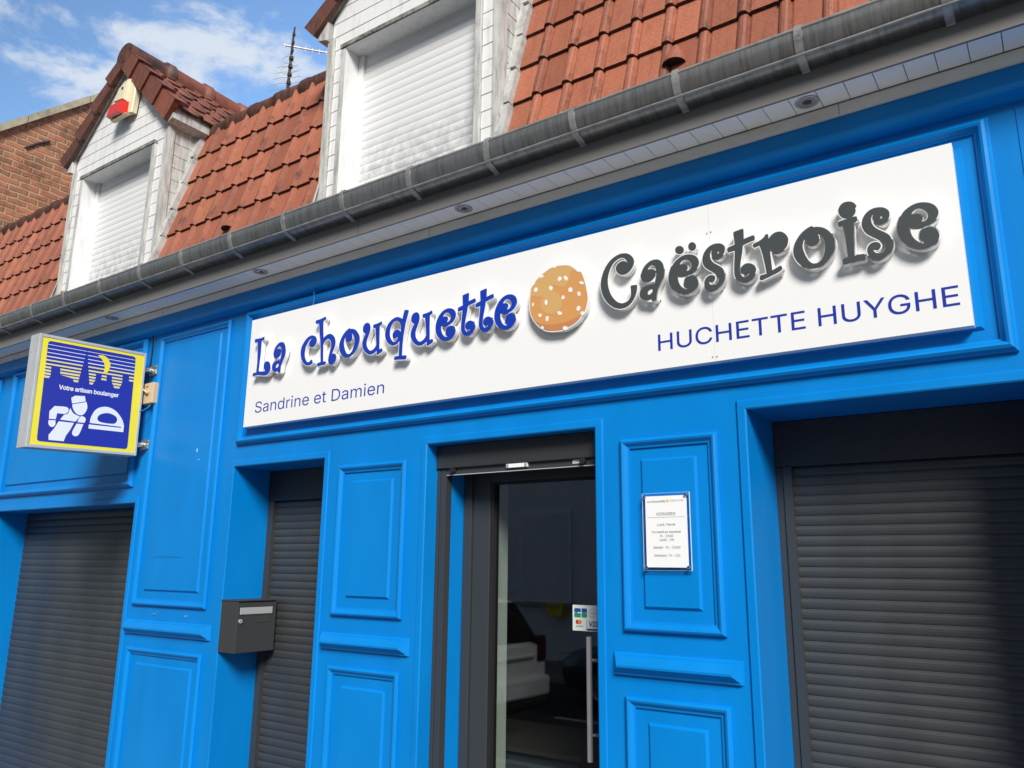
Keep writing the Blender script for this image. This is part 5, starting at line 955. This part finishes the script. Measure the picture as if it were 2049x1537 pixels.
for zz in (0.7, 3.4):
    for xx in (-14.6, -12.4):
        f = MB(); f.box(xx, xx+1.1, -0.01, 0.03, zz, zz+1.6); w_ = f.build('window', 'siding', nb); f = MB(); f.box(xx+0.08, xx+0.52, -0.016, -0.0105, zz+0.08, zz+1.52); f.box(xx+0.58, xx+1.02, -0.016, -0.0105, zz+0.08, zz+1.52); f.build('pane', 'car_glass', w_)
# ---------------------------------------------------------------- across the street (seen in the door glass)
def house(name, label, x0, x1, y, eaves, wall, roofm, wins, doors):
    h = thing(name, label, 'house', ((x0+x1)/2, y, PZ)); q = MB(); dp = 7.0; rzg = eaves+2.2
    q.box(x0, x1, y-dp, y, PZ-0.1, eaves); q.quad([(x0, y, eaves), (x0, y-dp, eaves), (x0, y-dp/2, rzg)]); q.quad([(x1, y, eaves), (x1, y-dp, eaves), (x1, y-dp/2, rzg)]); q.build('wall', wall, h)
    q = MB()
    for a, b_ in ((y+0.35, y-dp/2), (y-dp-0.35, y-dp/2)):
        e = eaves-0.15; P = [(x0-0.1, a, e), (x1+0.1, a, e), (x1+0.1, b_, rzg+0.08), (x0-0.1, b_, rzg+0.08)]; q.quad(P); q.quad([(p[0], p[1], p[2]+0.09) for p in P]); q.quad([P[0], P[1], (P[1][0], P[1][1], P[1][2]+0.09), (P[0][0], P[0][1], P[0][2]+0.09)])
    q.build('roof', roofm, h)
    for wx, wz, ww, wh, shut in wins:
        f = MB(); f.box(wx-0.06, wx+ww+0.06, y+0.001, y+0.05, wz-0.06, wz+wh+0.06); o = f.build('window', 'siding', h)
        f = MB()
        if shut:
            zz = wz
            while zz < wz+wh-0.02: f.quad([(wx, y+0.058, zz), (wx+ww, y+0.058, zz), (wx+ww, y+0.052, zz+0.05), (wx, y+0.052, zz+0.05)]); f.quad([(wx, y+0.058, zz), (wx+ww, y+0.058, zz), (wx+ww, y+0.052, zz), (wx, y+0.052, zz)]); zz += 0.05
            f.build('shutter', 'render_white', o)
        else:
            f.box(wx+0.04, wx+ww/2-0.03, y+0.0505, y+0.058, wz+0.04, wz+wh-0.04); f.box(wx+ww/2+0.03, wx+ww-0.04, y+0.0505, y+0.058, wz+0.04, wz+wh-0.04); f.build('pane', 'car_glass', o)
        f = MB(); f.box(wx-0.12, wx+ww+0.12, y+0.051, y+0.12, wz-0.14, wz-0.062); f.build('sill', 'kerb', o)
    for wx, ww in doors:
        f = MB(); f.box(wx, wx+ww, y+0.001, y+0.04, PZ, PZ+2.15); o = f.build('door', 'slate', h); f = MB(); f.tube([(wx+0.1, y+0.04, PZ+1.0), (wx+0.1, y+0.1, PZ+1.0)], 0.03, 8); f.build('handle', 'brushed', o)
house('white_house', 'white rendered house with closed grey roller shutters across the street', -15.5, -7.6, -10.9, 4.6, 'render_white', 'slate', [(-9.7, 0.95, 1.15, 1.75, True), (-12.6, 0.95, 1.15, 1.75, True), (-14.6, 0.95, 1.15, 1.75, False)], [(-11.2, 0.95)])
house('brick_terrace', 'dark red brick terraced house across the street', -6.9, 3.5, -10.9, 4.9, 'brick', 'slate', [(-5.8, 0.9, 1.1, 1.6, False), (-1.6, 0.9, 1.1, 1.6, True), (1.2, 0.9, 1.1, 1.6, False)], [(-3.6, 0.95)])
def car(name, label, x_front, yc, direc, paint, tall):
    """direc = +1: nose towards +x"""
    c = thing(name, label, 'car', (x_front-direc*2.2, yc, RZ), 'cars parked along the street'); Ls = 4.4; hw = 0.88; H = tall
    X = lambda s: x_front-direc*s*Ls
    # stations: s, half width, sill z, belt z, (nose to tail)
    st = [(0.0, 0.70, 0.32, 0.62), (0.02, 0.80, 0.25, 0.70), (0.08, 0.86, 0.22, 0.80), (0.25, 0.88, 0.22, 0.95), (0.33, 0.885, 0.22, 1.0), (0.6, 0.885, 0.22, 1.03), (0.9, 0.87, 0.22, 1.06), (0.975, 0.85, 0.25, 1.06), (1.0, 0.80, 0.32, 1.0)]
    q = MB(); rows = []
    for s, w, z0, z1 in st:
        zm = z0+(z1-z0)*0.55
        half = [(w*0.86, z0), (w*0.97, z0+0.10), (w, zm), (w*0.985, z1-0.06), (w*0.90, z1)]
        rows.append([(X(s), yc+y, RZ+z) for y, z in half]+[(X(s), yc-y, RZ+z) for y, z in half[::-1]])
    q.grid(rows, 0, True, True); q.quad(rows[0]); q.quad(rows[-1]); body = q.build('body', paint, c)
    cb_ = MB(); rws = []
    for s, w, z in ((0.27, 0.74, 0.99), (0.40, 0.66, H-0.06), (0.52, 0.66, H), (0.80, 0.66, H-0.01), (0.93, 0.62, H-0.10), (0.985, 0.74, 1.05)):
        rws.append([(X(s), yc+0.80*(w/0.74), RZ+1.02 if z > 1.1 else RZ+z-0.02), (X(s), yc+w, RZ+z-0.05 if z > 1.1 else RZ+z), (X(s), yc+w-0.08, RZ+z), (X(s), yc-w+0.08, RZ+z), (X(s), yc-w, RZ+z-0.05 if z > 1.1 else RZ+z), (X(s), yc-0.80*(w/0.74), RZ+1.02 if z > 1.1 else RZ+z-0.02)])
    cb_.grid(rws, 0, True); 
    for i, f in enumerate(cb_.f):
        r_, k = divmod(i, 5)
        if (k in (0, 4) and r_ in (1, 2)) or (r_ in (0, 4) and k in (1, 2, 3)): cb_.m[i] = 1
    cb_.build('cabin', [paint, 'car_glass'], c)
    for s in (0.18, 0.79):
        for sd in (1, -1):
            cx, cy, cz, r = X(s), yc+sd*(hw-0.10), RZ+0.33, 0.33; w = MB()
            w.grid([[(cx+rr*math.cos(a), cy+sd*dy, cz+rr*math.sin(a)) for a in [2*math.pi*k/28 for k in range(28)]] for rr, dy in ((0.22, -0.10), (0.32, -0.10), (0.33, -0.07), (0.33, 0.08), (0.315, 0.105), (0.225, 0.108))], 0, True, True)
            wo = w.build('wheel', 'tyre', c); w = MB(); w.grid([[(cx+rr*math.cos(a), cy+sd*dy, cz+rr*math.sin(a)) for a in [2*math.pi*k/20 for k in range(20)]] for rr, dy in ((0.224, 0.10), (0.20, 0.085), (0.07, 0.07), (0.06, 0.09), (0.001, 0.092))], 0, False, True); w.build('rim', 'rim', wo)
    for sd in (1, -1):
        w = MB(); w.box(min(X(0.985), X(1.006)), max(X(0.985), X(1.006)), min(yc+sd*0.62, yc+sd*0.81), max(yc+sd*0.62, yc+sd*0.81), RZ+0.80, RZ+1.12); w.build('tail_lamp', 'lamp_red', c, 0.03)
        w = MB(); w.box(min(X(0.06), X(-0.004)), max(X(0.06), X(-0.004)), min(yc+sd*0.50, yc+sd*0.78), max(yc+sd*0.50, yc+sd*0.78), RZ+0.60, RZ+0.72); w.build('headlamp', 'lamp_clear', c, 0.015)
    w = MB(); w.box(min(X(0.985), X(1.02)), max(X(0.985), X(1.02)), yc-0.80, yc+0.80, RZ+0.40, RZ+0.64); w.build('rear_bumper', paint, c, 0.04)
    w = MB(); w.box(min(X(0.98), X(1.012)), max(X(0.98), X(1.012)), yc-0.78, yc+0.78, RZ+0.26, RZ+0.395); w.build('lower_bumper', 'black', c, 0.03)
    w = MB(); w.box(min(X(0.985), X(1.008)), max(X(0.985), X(1.008)), yc-0.56, yc+0.56, RZ+0.86, RZ+0.90); w.build('tailgate_strip', 'alu', c, 0.01)
    w = MB(); w.box(min(X(1.0205), X(1.024)), max(X(1.0205), X(1.024)), yc-0.26, yc+0.26, RZ+0.44, RZ+0.55); w.build('number_plate', 'paper', c)
    w = MB(); w.box(min(X(0.0), X(-0.006)), max(X(0.0), X(-0.006)), yc-0.45, yc+0.45, RZ+0.36, RZ+0.56); w.build('grille', 'black', c)
    return c
car('parked_car', 'white hatchback seen from behind, reflected in the door glass', -10.15, -4.75, -1, 'car_white', 1.62)
car('parked_car', 'dark grey blue car parked on the far side of the street', -6.5, -7.9, -1, 'car_grey', 1.48)
pb = thing('yellow_post_box', 'yellow post box on the wall of the white house across the street', 'post box', (-8.78, -10.85, 0.6))
q = MB(); q.box(-8.95, -8.60, -10.898, -10.68, 0.62, 0.86); q.box(-8.97, -8.58, -10.898, -10.66, 0.861, 0.885); q.build('case', 'post_yellow', pb, 0.02); q = MB(); q.box(-8.90, -8.65, -10.679, -10.674, 0.80, 0.815); q.build('slot', 'black', pb)
